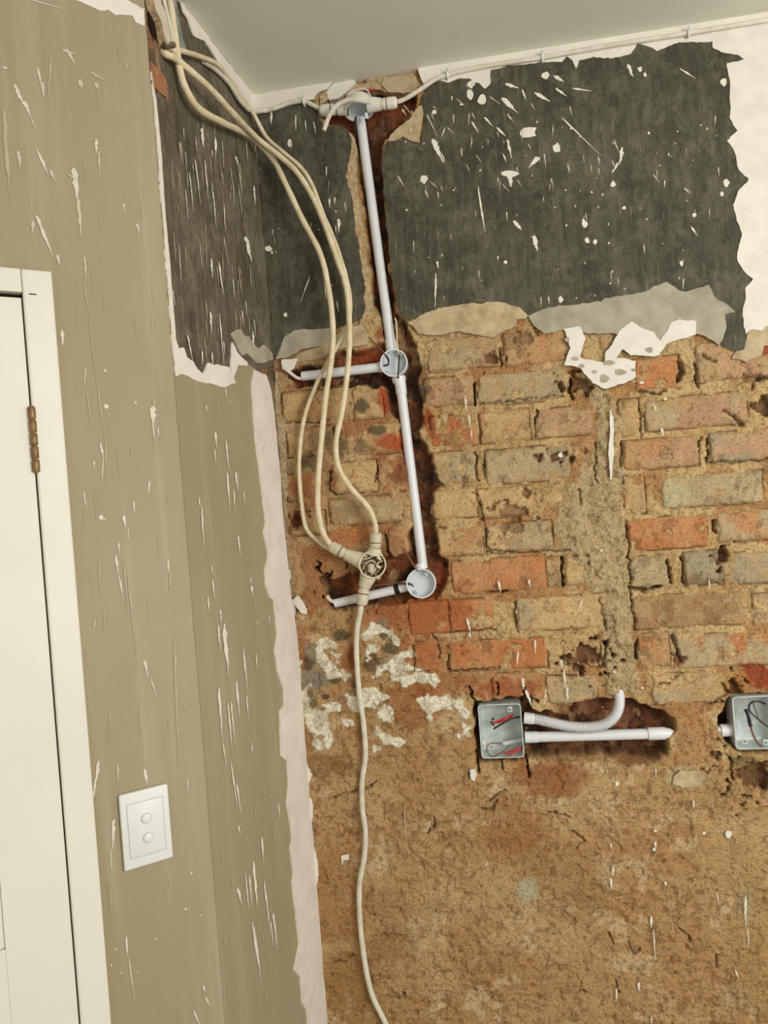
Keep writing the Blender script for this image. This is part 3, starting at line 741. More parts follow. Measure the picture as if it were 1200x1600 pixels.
def make_brick(i, x0, x1, y0, y1, c1, c2, share, smear, proud):
    xm, ym = (x0 + x1) / 2, (y0 + y1) / 2
    u0, u1 = C.uv(x0, ym)[0], C.uv(x1, ym)[0]
    z1, z0 = C.uv(xm, y0)[1], C.uv(xm, y1)[1]
    rnd = random.Random(900 + i)
    g = .0026
    us = np.linspace(u0 - .002, u1 + .002, max(4, int((u1 - u0) / g))); zs = np.linspace(z0 - .002, z1 + .002, max(4, int((z1 - z0) / g)))
    us = np.concatenate([[us[0]], us, [us[-1]]]); zs = np.concatenate([[zs[0]], zs, [zs[-1]]])
    U, Z = np.meshgrid(us, zs)
    tu = rnd.uniform(-.012, .012); tz = rnd.uniform(-.015, .015)
    ww = (fbm(U, Z, .020, 200 + i, 3) - .5) * .008
    uu = U + (fbm(U, Z, .03, 300 + i, 2) - .5) * .004
    hw, hz = (u1 - u0) / 2, (z1 - z0) / 2
    qx = np.abs(uu - (u0 + u1) / 2) - hw + .006; qz = np.abs(Z - (z0 + z1) / 2) - hz + .006
    sd = .006 - np.hypot(np.maximum(qx, 0), np.maximum(qz, 0)) - np.minimum(np.maximum(qx, qz), 0) + ww * .6
    h = -.0004 + proud * .0008 + (fbm(U, Z, .04, 400 + i, 5) - .5) * .0036 + (fbm(U, Z, .009, 500 + i, 3) - .5) * .0012
    h = h + (U - (u0 + u1) / 2) * tu + (Z - (z0 + z1) / 2) * tz
    h = h - (1 - sstep(-.0005, .0026, sd)) * .007
    n3 = fbm(U, Z, .03, 600 + i, 5, .62)
    h = h - sstep(.70, .80, n3) * .0028
    amt, dep = chase_amount(U, Z)
    ck, cd = cracks(U, Z)
    pt = pits(U, Z)
    h = h - cd - pt
    fl = -dep + .002 + (fbm(U, Z, .034, 14, 4) - .5) * .018
    h = np.where(amt > 0, h * (1 - amt) + np.minimum(fl, h) * amt, h)
    h[0, :] = h[-1, :] = -.07; h[:, 0] = h[:, -1] = -.07
    n1 = fbm(U, Z, .085, 700 + i, 3)
    K = np.ones(U.shape + (3,)) * S(*c1)
    K = mixc(K, S(*c2), sstep(1 - share - .16, 1 - share + .16, n1))
    f = 1 + (fbm(U, Z, .02, 800 + i, 4) - .5) * .22
    K = K * f[..., None]
    K = mixc(K, S(192, 162, 116), .14 + .20 * sstep(.3, .8, fbm(U, Z, .05, 860 + i, 4)))
    K = K * 1.15
    n2 = fbm(U, Z, .035, 820 + i, 4)
    sm = sstep(1 - smear - .08, 1 - smear + .08, n2 * .8 + .1)
    K = mixc(K, S(180, 150, 104), sm * .8)
    ed = (1 - sstep(.0, .011, sd + (fbm(U, Z, .012, 840 + i, 3) - .5) * .014))
    K = mixc(K, S(168, 136, 92), ed * .55 * min(1, smear * 3))
    K = K * (1 - .3 * sstep(.70, .80, n3))[..., None]
    ch = mixc(np.ones(U.shape + (3,)) * S(112, 72, 50), S(146, 80, 50), sstep(.4, .7, fbm(U, Z, .05, 115, 4)))
    ch = mixc(ch, S(72, 54, 42), sstep(.56, .7, fbm(U, Z, .045, 116, 4)))
    K = K * (1 - amt[..., None] * .85) + ch * amt[..., None] * .85
    K = blobs(K, U, Z, .9)
    w = wash_mask(U, Z)
    K = mixc(K, S(206, 192, 162), w)
    K = mixc(K, S(62, 42, 26), ck * .5)
    K = mixc(K, S(104, 54, 36), np.clip(pt / .02, 0, .75))
    cen = C.pt((u0 + u1) / 2, (z0 + z1) / 2)
    co = np.empty((U.size, 3), np.float32)
    co[:, 0] = C.o.x + U.ravel() - cen.x; co[:, 1] = C.o.y - h.ravel() - cen.y; co[:, 2] = Z.ravel() - cen.z
    o = grid_mesh('brick', co, len(us), len(zs), K.reshape(-1, 3), brick_mat, wall_back)
    o.location = cen
    return o
for i, b in enumerate(BR):
    make_brick(i, *b)
# ------------------------------------------------------------------ coats on the back wall
dark_r = [(600, 236), (604, 226), (612, 224), (630, 217), (645, 224), (657, 226), (663, 200), (664, 172), (659, 158), (664, 146), (690, 126), (720, 118), (800, 96), (900, 84), (1000, 66), (1113, 58), (1160, 70), (1170, 100), (1168, 250),
          (1172, 300), (1170, 420), (1172, 470), (1168, 515), (1160, 545), (1150, 549), (1132, 543), (1112, 522), (1090, 505), (1040, 500), (960, 505), (880, 510), (835, 508), (826, 492), (810, 479), (780, 473), (740, 474), (700, 478), (668, 488), (642, 500), (628, 494), (621, 478), (612, 430), (606, 360), (600, 300), (597, 265)]
dark_l = [(397, 150), (420, 150), (470, 150), (492, 158), (498, 188), (510, 200), (530, 198), (545, 207), (551, 222), (547, 250), (541, 276), (550, 300), (555, 340), (560, 380), (566, 420), (570, 450), (571, 480), (566, 500), (545, 508), (530, 513), (515, 515), (460, 518), (445, 528), (440, 545), (434, 556), (428, 556)]
layer('painted_plaster', C, dark_r, -.012, .0060, dark_c, edge_plaster, wall_back, 2.2, 3.5, 3)
layer('painted_plaster', C, dark_l, -.012, .0060, dark_c, edge_plaster, wall_back, 2.2, 3.5, 4)
def ceil_y(x):
    return 118 - .1625 * (x - 600)
band_r = [(653, ceil_y(653) - 1), (1260, ceil_y(1260) - 1), (1290, 480), (1230, 516), (1194, 511), (1188, 519), (1172, 516), (1164, 524), (1159, 508), (1160, 482), (1164, 452), (1174, 438), (1160, 424), (1149, 402), (1157, 367), (1149, 346), (1143, 322), (1152, 300), (1167, 283), (1152, 268), (1146, 242), (1134, 222),
          (1150, 207), (1139, 188), (1140, 130), (1134, 103), (1160, 96), (1150, 88), (1125, 84), (1112, 78), (1112, 68), (1060, 70), (1025, 84), (1015, 78), (995, 71), (985, 87), (955, 95), (925, 92), (904, 97), (900, 110), (895, 98), (885, 91), (877, 100), (840, 100), (800, 105), (767, 112), (766, 132), (758, 141), (748, 132), (738, 134), (735, 126), (720, 124), (700, 131), (686, 128), (664, 140), (658, 124)]
layer('white_filler', C, band_r, .0050, .0078, white_plaster, white_plaster, wall_back, 1.4, 3.5, 5)
layer('white_filler', C, [(397, ceil_y(397) - 1), (520, ceil_y(520) - 1), (512, 140), (500, 146), (490, 158), (470, 162), (440, 168), (420, 176), (399, 184)], .0050, .0078, white_plaster, white_plaster, wall_back, 1.4, 3.5, 6)
layer('white_filler', C, [(520, ceil_y(520)), (550, ceil_y(550)), (556, 128), (545, 142), (530, 155), (515, 157), (511, 145)], -.02, .004, white_plaster, white_plaster, wall_back, 1.2, 3, 7)
layer('plaster_lump', C, [(546, 143), (556, 130), (585, 124), (605, 121), (606, 144), (595, 138), (575, 141)], -.028, -.004, edge_plaster, edge_plaster, wall_back, 1.4, 3, 8)
layer('plaster_lump', C, [(600, 121), (625, 119), (648, 117), (654, 130), (650, 141), (630, 146), (606, 144), (597, 132)], -.028, .000, cream_plaster, edge_plaster, wall_back, 1.4, 3, 9)
layer('plaster_lump', C, [(612, 212), (606, 223), (617, 221), (630, 214), (645, 223), (656, 225), (658, 205), (661, 180), (659, 166), (651, 171), (640, 188), (625, 198)], -.02, .0045, cream_plaster, edge_plaster, wall_back, 1.2, 3, 10)
layer('plaster_lump', C, [(500, 152), (512, 137), (524, 134), (518, 150), (508, 160), (500, 164)], -.02, .003, edge_plaster, edge_plaster, wall_back, 1.2, 3, 11)
layer('plaster_edge', C, [(547, 207), (554, 216), (557, 240), (556, 275), (560, 305), (566, 345), (572, 400), (578, 440), (582, 470), (578, 492), (570, 508), (556, 522), (562, 505), (568, 480), (565, 440), (558, 395), (552, 340), (545, 302), (537, 276), (544, 245), (541, 215)], -.02, .0035, edge_plaster, edge_plaster, wall_back, 1.6, 3, 12)
layer('plaster_patch', C, [(637, 505), (655, 495), (680, 482), (740, 474), (785, 473), (808, 479), (825, 490), (822, 500), (808, 500), (806, 511), (790, 516), (770, 528), (740, 523), (715, 519), (700, 521), (690, 525), (665, 524), (655, 521), (645, 511)], -.008, .0052, cream_plaster, edge_plaster, wall_back, 1.6, 3.5, 13)
layer('grey_skim', C, [(824, 494), (858, 481), (900, 476), (938, 473), (944, 467), (985, 461), (1005, 456), (1040, 443), (1058, 453), (1073, 458), (1105, 447), (1112, 462), (1130, 474), (1147, 488), (1131, 491), (1133, 512), (1122, 540), (1098, 526), (1080, 519), (1052, 528), (1030, 538), (990, 540), (960, 522), (920, 522), (880, 517), (850, 522), (835, 510)], .003, .0068, grey_skim, edge_plaster, wall_back, 1.8, 3.5, 14)
layer('grey_skim', C, [(438, 548), (445, 528), (460, 517), (515, 514), (522, 528), (505, 540), (470, 548), (448, 560), (432, 562)], .003, .0068, grey_skim, edge_plaster, wall_back, 1.6, 3.5, 15)
layer('plaster_patch', C, [(455, 566), (470, 551), (505, 541), (525, 524), (545, 512), (565, 508), (580, 530), (572, 540), (530, 546), (500, 560), (475, 566)], -.010, .0040, cream_plaster, edge_plaster, wall_back, 1.6, 3.5, 16)
layer('plaster_flake', C, [(441, 563), (466, 561), (460, 575), (452, 582), (441, 576)], -.004, .0055, white_plaster, edge_plaster, wall_back, 1.2, 3, 17)
layer('plaster_patch', C, [(1150, 548), (1164, 532), (1163, 515), (1195, 508), (1300, 490), (1300, 535), (1192, 541), (1190, 554), (1165, 566), (1142, 560)], -.008, .0050, cream_plaster, edge_plaster, wall_back, 1.6, 3.5, 18)
layer('white_filler', C, [(880, 515), (905, 512), (914, 530), (906, 558), (914, 562), (944, 568), (946, 550), (956, 540), (966, 520), (985, 504), (1004, 514), (1020, 520), (1030, 534), (1045, 510), (1060, 500), (1085, 504), (1086, 524), (1062, 530), (1040, 538), (1029, 556), (1010, 558), (985, 556), (972, 546), (962, 560), (992, 565), (993, 590), (975, 600), (945, 608), (926, 599), (906, 576), (880, 571), (890, 545), (887, 530)], .002, .0085, white_plaster, white_plaster, wall_back, 1.5, 3, 19)
for i, (x, y, rx, ry) in enumerate([(898, 561, 6, 3.5), (943, 592, 7, 7), (968, 583, 9, 5), (928, 582, 4, 3), (1014, 548, 6, 5), (886, 532, 4, 4), (908, 573, 5, 3), (950, 568, 10, 4), (988, 579, 3, 2)]):
    layer('grey_skim', C, [(x + rx * math.cos(a) * (1 + .25 * math.sin(3 * a + i)), y + ry * math.sin(a)) for a in np.linspace(0, 2 * math.pi, 9)[:-1]], .0086, .0092, grey_skim, grey_skim, wall_back, .8, 2, 30 + i)
layer('white_filler', C, [(468, 1170), (474, 1180), (482, 1196), (489, 1209), (477, 1237), (489, 1247), (491, 1275), (484, 1300), (495, 1331), (499, 1366), (489, 1405), (484, 1440), (470, 1400), (470, 1200)], .002, .007, white_plaster, white_plaster, wall_back, 1.6, 3.5, 40)
layer('white_filler', C, [(452, 940), (458, 938), (462, 955), (461, 990), (456, 1018), (450, 1000)], .002, .007, white_plaster, white_plaster, wall_back, 1.4, 3, 41)
layer('plaster_flake', C, [(455, 938), (466, 930), (474, 940), (481, 952), (480, 960), (472, 958), (464, 948)], .0015, .006, white_plaster, edge_plaster, wall_back, 1.2, 3, 42)
layer('plaster_flake', C, [(446, 888), (454, 890), (456, 905), (449, 908)], .0015, .006, white_plaster, edge_plaster, wall_back, 1.2, 3, 43)
layer('plaster_edge', C, [(431, 580), (437, 585), (434, 600), (438, 640), (446, 660), (446, 700), (450, 760), (447, 820), (455, 880), (450, 900), (441, 830), (438, 760), (432, 690), (428, 640)], .0, .005, edge_plaster, edge_plaster, wall_back, 1.8, 3, 44)
for i, (pts, m) in enumerate([
        ([(1052, 1210), (1062, 1202), (1085, 1203), (1098, 1212), (1090, 1226), (1066, 1230), (1050, 1222)], cream_plaster),
        ([(952, 640), (957, 652), (958, 700), (957, 740), (953, 752), (951, 730), (950, 700), (953, 672)], white_plaster),
        ([(734, 1200), (742, 1199), (746, 1208), (742, 1220), (735, 1216)], white_plaster),
        ([(534, 1336), (546, 1331), (547, 1341), (538, 1342), (535, 1350)], white_plaster)]):
    layer('plaster_flake', C, pts, .002, .008, m, edge_plaster, wall_back, 1.0, 2.5, 50 + i)
sp = Splats(C, .0066, 5)
for x, y, l, w, a in [(878, 184, 84, 3.2, 46), (972, 230, 28, 9, -8), (966, 254, 20, 6, -30), (843, 246, 24, 8, -48), (981, 100, 22, 9, 22), (1062, 107, 30, 4, 58), (836, 145, 28, 8, 60), (802, 345, 20, 9, 42), (834, 368, 26, 11, 14), (895, 138, 30, 5, 82), (868, 138, 22, 6, 55),
                      (676, 217, 40, 11, 24), (667, 179, 38, 2.6, 26), (695, 200, 16, 3, -20), (737, 190, 20, 5, 32), (757, 183, 20, 5, 42), (776, 199, 20, 6, 46), (793, 218, 30, 7, 12), (796, 270, 22, 14, 5), (840, 245, 18, 8, -40), (785, 153, 34, 10, 46), (790, 131, 22, 8, 72), (747, 292, 72, 6, 9), (681, 427, 54, 5, -1), (683, 408, 12, 7, 10),
                      (529, 342, 22, 8, 2), (508, 438, 28, 5, 2), (484, 432, 44, 2.5, -20), (526, 470, 18, 4, 10), (402, 350, 30, 6, 2), (408, 382, 20, 8, 0), (515, 310, 14, 4, 0), (523, 308, 10, 4, 0), (1150, 215, 20, 8, 30), (1080, 354, 18, 4, 35), (850, 240, 22, 2.5, 8), (816, 140, 18, 5, 20), (865, 118, 20, 9, 60), (912, 342, 14, 8, 0), (786, 240, 14, 4, 20), (690, 240, 14, 4, 25), (706, 150, 8, 3, 0), (510, 260, 16, 3, 0), (462, 180, 24, 4, 0), (424, 175, 20, 6, 0), (490, 190, 20, 3, 12), (477, 188, 16, 3, 6)]:
    sp.drop(x, y, l, w, a)
for x, y, rx, ry in [(825, 206, 15, 9), (735, 148, 6, 10), (753, 155, 7, 9), (797, 271, 13, 6), (870, 231, 6, 8), (1000, 108, 4, 4), (1008, 117, 3, 4), (853, 117, 7, 6), (918, 376, 4, 5), (930, 378, 3, 5), (958, 288, 4, 5), (975, 325, 3, 3), (914, 350, 5, 6), (678, 175, 4, 4), (662, 280, 6, 8), (453, 224, 4, 6), (446, 492, 3, 4), (736, 132, 6, 6), (420, 388, 6, 5),
                     (1130, 128, 5, 7), (1135, 285, 5, 7), (1128, 303, 3, 4), (721, 163, 3, 2), (1085, 336, 3, 4), (1062, 468, 3, 3), (876, 468, 4, 7), (1065, 412, 3, 4), (790, 410, 3, 3)]:
    sp.blob(x, y, rx, ry)
r = sp.r
for _ in range(150):
    x = r.uniform(405, 1140); y = r.uniform(190, 470)
    if 540 < x < 625 or (x > 1130): continue
    if r.random() < .6: sp.blob(x, y, r.uniform(.8, 2.0), r.uniform(.8, 2.4), r.choice([0, 1, 1]), 6)
    else: sp.drop(x, y, r.uniform(5, 18), r.uniform(1.2, 3), r.uniform(-4, 12), mi=r.choice([0, 1, 1]))
for _ in range(40):
    x = 620 + abs(r.gauss(0, 1)) * 200; y = r.uniform(150, 300)
    if x < 1120: sp.drop(x, y, r.uniform(8, 22), r.uniform(2, 5), r.uniform(-10, 60), mi=1)
sp.build('paint_splashes', [splat_white, splat_faint], wall_back)
sp = Splats(C, .0075, 6)
for x, y, l, w, a in [(779, 907, 20, 5, 10), (730, 966, 22, 6, 12), (733, 988, 10, 5, 20), (826, 905, 14, 5, 12), (836, 1000, 22, 4, 2), (810, 1018, 22, 4, -6), (727, 618, 26, 4, 5), (733, 648, 22, 4, 5), (736, 672, 14, 3, 5), (817, 1060, 18, 7, 5), (822, 1078, 26, 8, 20), (910, 938, 14, 3, -20), (877, 1030, 14, 4, 5), (881, 1046, 30, 4, 6), (886, 1074, 24, 4, 4), (853, 1078, 22, 3, -5), (1034, 668, 14, 5, 8), (1022, 632, 12, 3, 20),
                      (958, 1354, 16, 4, 0), (955, 1372, 18, 6, 0), (1018, 1432, 18, 6, 0), (1021, 1452, 50, 3, 4), (998, 1535, 14, 8, 5), (963, 1544, 20, 5, 4), (1120, 1394, 20, 3, 10), (1165, 1400, 50, 5, 0), (1168, 1450, 30, 3, 4), (632, 1260, 60, 1.6, 2), (955, 1318, 8, 4, 0), (1024, 1315, 10, 5, 0), (1084, 1250, 14, 3, 0), (1018, 1588, 14, 3, 0), (1108, 905, 16, 3, 4), (1149, 1515, 14, 4, 20), (1025, 1200, 14, 3, 0)]:
    sp.drop(x, y, l, w, a)
for x, y, rx, ry in [(1139, 1303, 5, 6), (1100, 1302, 3, 3), (1024, 1298, 3, 2), (1022, 1327, 3, 3), (760, 1350, 2, 2), (1040, 1380, 2, 3), (964, 1224, 3, 4), (1003, 598, 4, 2), (1040, 623, 3, 2), (876, 711, 4, 5), (940, 860, 2, 2), (960, 1050, 2, 2), (1004, 1075, 2, 2), (756, 1160, 3, 4), (716, 1150, 3, 4)]:
    sp.blob(x, y, rx, ry)
for _ in range(90):
    sp.blob(r.uniform(500, 1190), r.uniform(620, 1590), r.uniform(.6, 1.3), r.uniform(.6, 1.4), 1, 6)
sp.build('paint_splashes', [splat_white, splat_faint], wall_back)

# ------------------------------------------------------------------ short return wall, door wall, ceiling, floor
def w_h(u, z):
    return (fbm(u, z, .05, 131, 4) - .5) * .002 - .002
def w_c(u, z, h):
    k = mixc(np.ones(u.shape + (3,)) * S(136, 116, 90), S(110, 92, 70), sstep(.4, .7, fbm(u, z, .05, 132, 4)))
    return mixc(k, S(150, 112, 80), sstep(.66, .74, fbm(u, z, .06, 133, 3)))
wall_corner = heightfield('wall_corner', np.linspace(0, B_LEN + .004, 60), np.linspace(0, CEIL + .03, 260), w_h, w_c, B, masonry)
wall_corner['kind'] = 'structure'
def bx_uv(y, edge):
    """a point of the arris (0) or of the corner (B_LEN) at picture height y"""
    lo, hi = 0.0, CEIL + 1.0
    for _ in range(40):
        m = (lo + hi) / 2
        p = B.pt(edge, m); d = p - CAM
        if 800 - F_PX * d.dot(CU) / d.dot(CF) > y: lo = m
        else: hi = m
    return (edge, (lo + hi) / 2)
def buv(pts):
    return [(max(.0012, B.uv(*p)[0]), B.uv(*p)[1]) for p in pts]
LN = B_LEN
layer('painted_plaster', B, [bx_uv(600, 0.0), bx_uv(150, 0.0), B.uv(247, 144), B.uv(257, 156), B.uv(261, 160), B.uv(261, 132), B.uv(249, 108), B.uv(246, 92), B.uv(247, 78), B.uv(252, 60), B.uv(256, 20), (.22, CEIL), (LN, CEIL), bx_uv(572, LN), B.uv(395, 580), B.uv(380, 572), B.uv(366, 596), B.uv(345, 604), B.uv(300, 594)], -.006, .0015, dark_b, edge_plaster, wall_corner, 1.2, 3.5, 60, in_uv=True)
layer('khaki_paint', B, [bx_uv(580, .0), B.uv(280, 576), B.uv(310, 590), B.uv(345, 596), B.uv(362, 585), B.uv(366, 570), B.uv(385, 568), B.uv(396, 576), B.uv(402, 640), B.uv(412, 720), (LN * .93, B.uv(420, 800)[1]), (LN * .93, 0.0), (.0, 0.0)], -.004, .0028, tan_mat, tan_mat, wall_corner, .6, 3.5, 61, in_uv=True)
layer('white_filler', B, buv([(257, 526), (262, 530), (266, 548), (272, 533), (276, 545), (284, 544), (289, 560), (299, 566), (305, 577), (313, 585), (322, 568), (340, 571), (356, 575), (360, 583), (365, 598), (348, 605), (330, 601), (310, 598), (295, 591), (280, 584), (270, 588), (258, 583), (260, 560)]), .001, .0045, white_plaster, white_plaster, wall_corner, 1.2, 2.5, 62, in_uv=True)
layer('white_filler', B, buv([(360, 535), (364, 541), (369, 552), (376, 560), (384, 566), (384, 572), (370, 570), (366, 582), (362, 590), (358, 575), (359, 550)]), .001, .0045, white_plaster, white_plaster, wall_corner, 1.0, 2.5, 63, in_uv=True)
layer('grey_skim', B, buv([(358, 522), (366, 516), (374, 514), (379, 524), (388, 528), (396, 540), (402, 546), (410, 538), (424, 552), (424, 562), (410, 568), (398, 566), (390, 558), (384, 552), (376, 556), (368, 544), (364, 532)]), .001, .0038, grey_skim, grey_skim, wall_corner, 1.2, 2.5, 64, in_uv=True)
sl = [(394, 578), (390, 600), (392.5, 645), (397, 698), (402, 733), (406, 764), (408, 785), (412, 815), (409, 832), (416, 867), (411, 890), (412, 915), (419, 935), (425, 938), (430, 990), (426, 1018), (431, 1052), (440, 1078), (441, 1100), (434, 1110), (436, 1181), (445, 1190), (448, 1225), (445, 1256), (450, 1287), (453, 1312), (450, 1325), (455, 1366), (453, 1381), (459, 1428), (464, 1475), (456, 1516), (466, 1528), (469, 1569), (475, 1578), (478, 1600), (486, 1680), (500, 1850), (520, 2100)]
sr = [(413, 588), (420, 612), (425, 645), (430, 698), (434, 740), (437, 785), (441, 832), (446, 880), (450, 920), (455, 960)]
strip = [B.uv(*p) for p in sl] + [(LN - .001, B.uv(520, 2100)[1])] + [bx_uv(y, LN - .001) for y in (1500, 1400, 1300, 1200, 1100, 1000)] + [B.uv(*p) for p in sr[::-1]]
layer('white_filler', B, strip, .0015, .0065, strip_mat, splat_white, wall_corner, 1.0, 3, 65, in_uv=True)
layer('plaster_edge', B, [bx_uv(112, .001), bx_uv(200, .001), bx_uv(300, .001), bx_uv(420, .001), bx_uv(548, .001), (.012, bx_uv(548, 0)[1]), (.013, bx_uv(420, 0)[1]), (.010, bx_uv(300, 0)[1]), (.014, bx_uv(240, 0)[1]), (.009, bx_uv(150, 0)[1])], .0, .0035, splat_white, splat_white, wall_corner, .8, 3, 66, in_uv=True)
layer('grey_skim', B, buv([(240, -20), (270, -20), (276, 20), (283, 60), (290, 80), (284, 78), (270, 68), (254, 68), (250, 40), (244, 20)]), .001, .003, mat_plain('blue_grey_paint', (152, 156, 146), 0.8, .2, .1, scale=50, c2=(118, 120, 108)), grey_skim, wall_corner, 1.2, 3, 67, in_uv=True)
layer('plaster_edge', B, buv([(224, -30), (236, -20), (240, 8), (247, 24), (251, 45), (255, 68), (250, 72), (244, 58), (240, 36), (232, 20), (228, 8)]), .0, .016, mat_plain('pale_ridge', (206, 194, 172), .9, .2, .08), edge_plaster, wall_corner, 1.0, 2.5, 68, in_uv=True)
layer('white_filler', B, [(.10, CEIL), (LN, CEIL), (LN, CEIL - .05)] + buv([(376, 150), (352, 116), (336, 94), (318, 66), (300, 56), (292, 34), (284, 20), (276, -10)]), .001, .0042, white_plaster, white_plaster, wall_corner, 1.4, 3, 69, in_uv=True)
# the brick laid bare beside the arris
cb = MB()
q = [B.uv(231, 94), B.uv(247, 110), B.uv(258, 124), B.uv(259, 154), B.uv(250, 147), B.uv(234, 132)]
q = [(max(.002, u), z) for u, z in q]
cb.add([B.pt(u, z, .0035) for u, z in q] + [B.pt(u, z, -.02) for u, z in q], [[0, 1, 2, 3, 4, 5], [0, 6, 7, 1], [1, 7, 8, 2], [2, 8, 9, 3], [3, 9, 10, 4], [4, 10, 11, 5], [5, 11, 6, 0]])
cb.build('brick', mat_plain('terracotta', (170, 122, 86), .9, .15, .1, scale=60, bumpd=.001, c2=(148, 100, 68)), wall_corner, bevel=.0012)
hole = MB()
q = buv([(230, 18), (234, 16), (240, 36), (245, 56), (242, 64), (236, 52), (231, 36)])
hole.add([B.pt(max(u, .001), z, .0022) for u, z in q], [list(range(7))])
hole.build('painted_shade', gap_shade, wall_corner)  # flat dark sheet painting the shade of a hole
sp = Splats(B, .0042, 8)
for x, y, l, w, a in [(384, 370, 40, 11, 14), (330, 404, 30, 5, 4), (342, 410, 50, 4, 8), (329, 488, 32, 6, 3), (293, 523, 46, 3.5, 11), (316, 548, 22, 4, 2), (343, 490, 80, 3, 5), (331, 550, 24, 3, 5), (320, 250, 60, 3, 5), (305, 250, 70, 2.5, 7), (333, 300, 60, 2.5, 5), (316, 200, 30, 9, 2), (336, 215, 26, 8, 3), (368, 244, 20, 4, 18), (296, 270, 60, 2.5, 6), (397, 290, 30, 5, 3), (350, 320, 40, 2.5, 3), (378, 485, 26, 3, 6), (395, 518, 26, 5, 4), (322, 632, 12, 3, 4), (336, 674, 28, 4.5, 6), (353, 688, 50, 4, 5), (335, 702, 24, 4, 6), (368, 737, 30, 5, 7), (355, 737, 62, 4.5, 4),
                      (352, 608, 14, 3, 10), (360, 626, 4, 3, 0), (311, 776, 20, 3, 4), (315, 790, 64, 5, 3), (365, 765, 34, 3.5, 4), (381, 768, 18, 3, 3), (372, 836, 34, 4, 6), (391, 902, 12, 3, 5), (393, 915, 18, 5, 5), (331, 884, 14, 2.5, 5), (332, 906, 30, 4, 6), (325, 932, 24, 4, 5), (344, 952, 24, 4, 5), (341, 976, 40, 4.5, 4), (350, 974, 84, 11, 5), (380, 1014, 70, 5, 6), (369, 1064, 56, 6, 6), (400, 1022, 26, 3, 5), (342, 1075, 84, 7, 4), (356, 1098, 80, 4.5, 5), (361, 1096, 70, 4, 5), (385, 1086, 40, 4, 5), (402, 970, 6, 3, 0), (348, 1158, 40, 3, 8), (361, 1190, 80, 4, 8), (370, 1225, 50, 4, 8), (373, 1290, 14, 4, 8), (435, 1255, 26, 3.5, 5), (396, 1346, 76, 7, 5), (409, 1308, 46, 4.5, 4), (383, 1364, 60, 4, 6), (389, 1368, 50, 4, 6), (371, 1386, 28, 7, 14), (413, 1377, 84, 5, 6), (427, 1426, 56, 6, 6), (397, 1448, 92, 6, 7), (423, 1440, 40, 3, 5), (394, 1440, 60, 3, 6), (393, 1160, 20, 3, 4), (420, 960, 14, 3, 4)]:
    sp.drop(x, y, l, w, a, .6)
r = sp.r
for _ in range(70):
    x = r.uniform(262, 398); y = r.uniform(190, 540)
    if x - 240 > (y - 100) * 3: continue
    sp.drop(x, y, r.uniform(8, 46), r.uniform(.8, 2.0), r.uniform(2, 8), mi=r.choice([0, 1, 1, 1]))
for _ in range(50):
    x = r.uniform(330, 430); y = r.uniform(620, 1580)
    if x > 395 + (y - 600) * .06: continue
    sp.drop(x, y, r.uniform(5, 26), r.uniform(.7, 1.8), r.uniform(3, 8), mi=r.choice([1, 2]))
sp.build('paint_splashes', [splat_white, splat_faint, splat_tan], wall_corner)

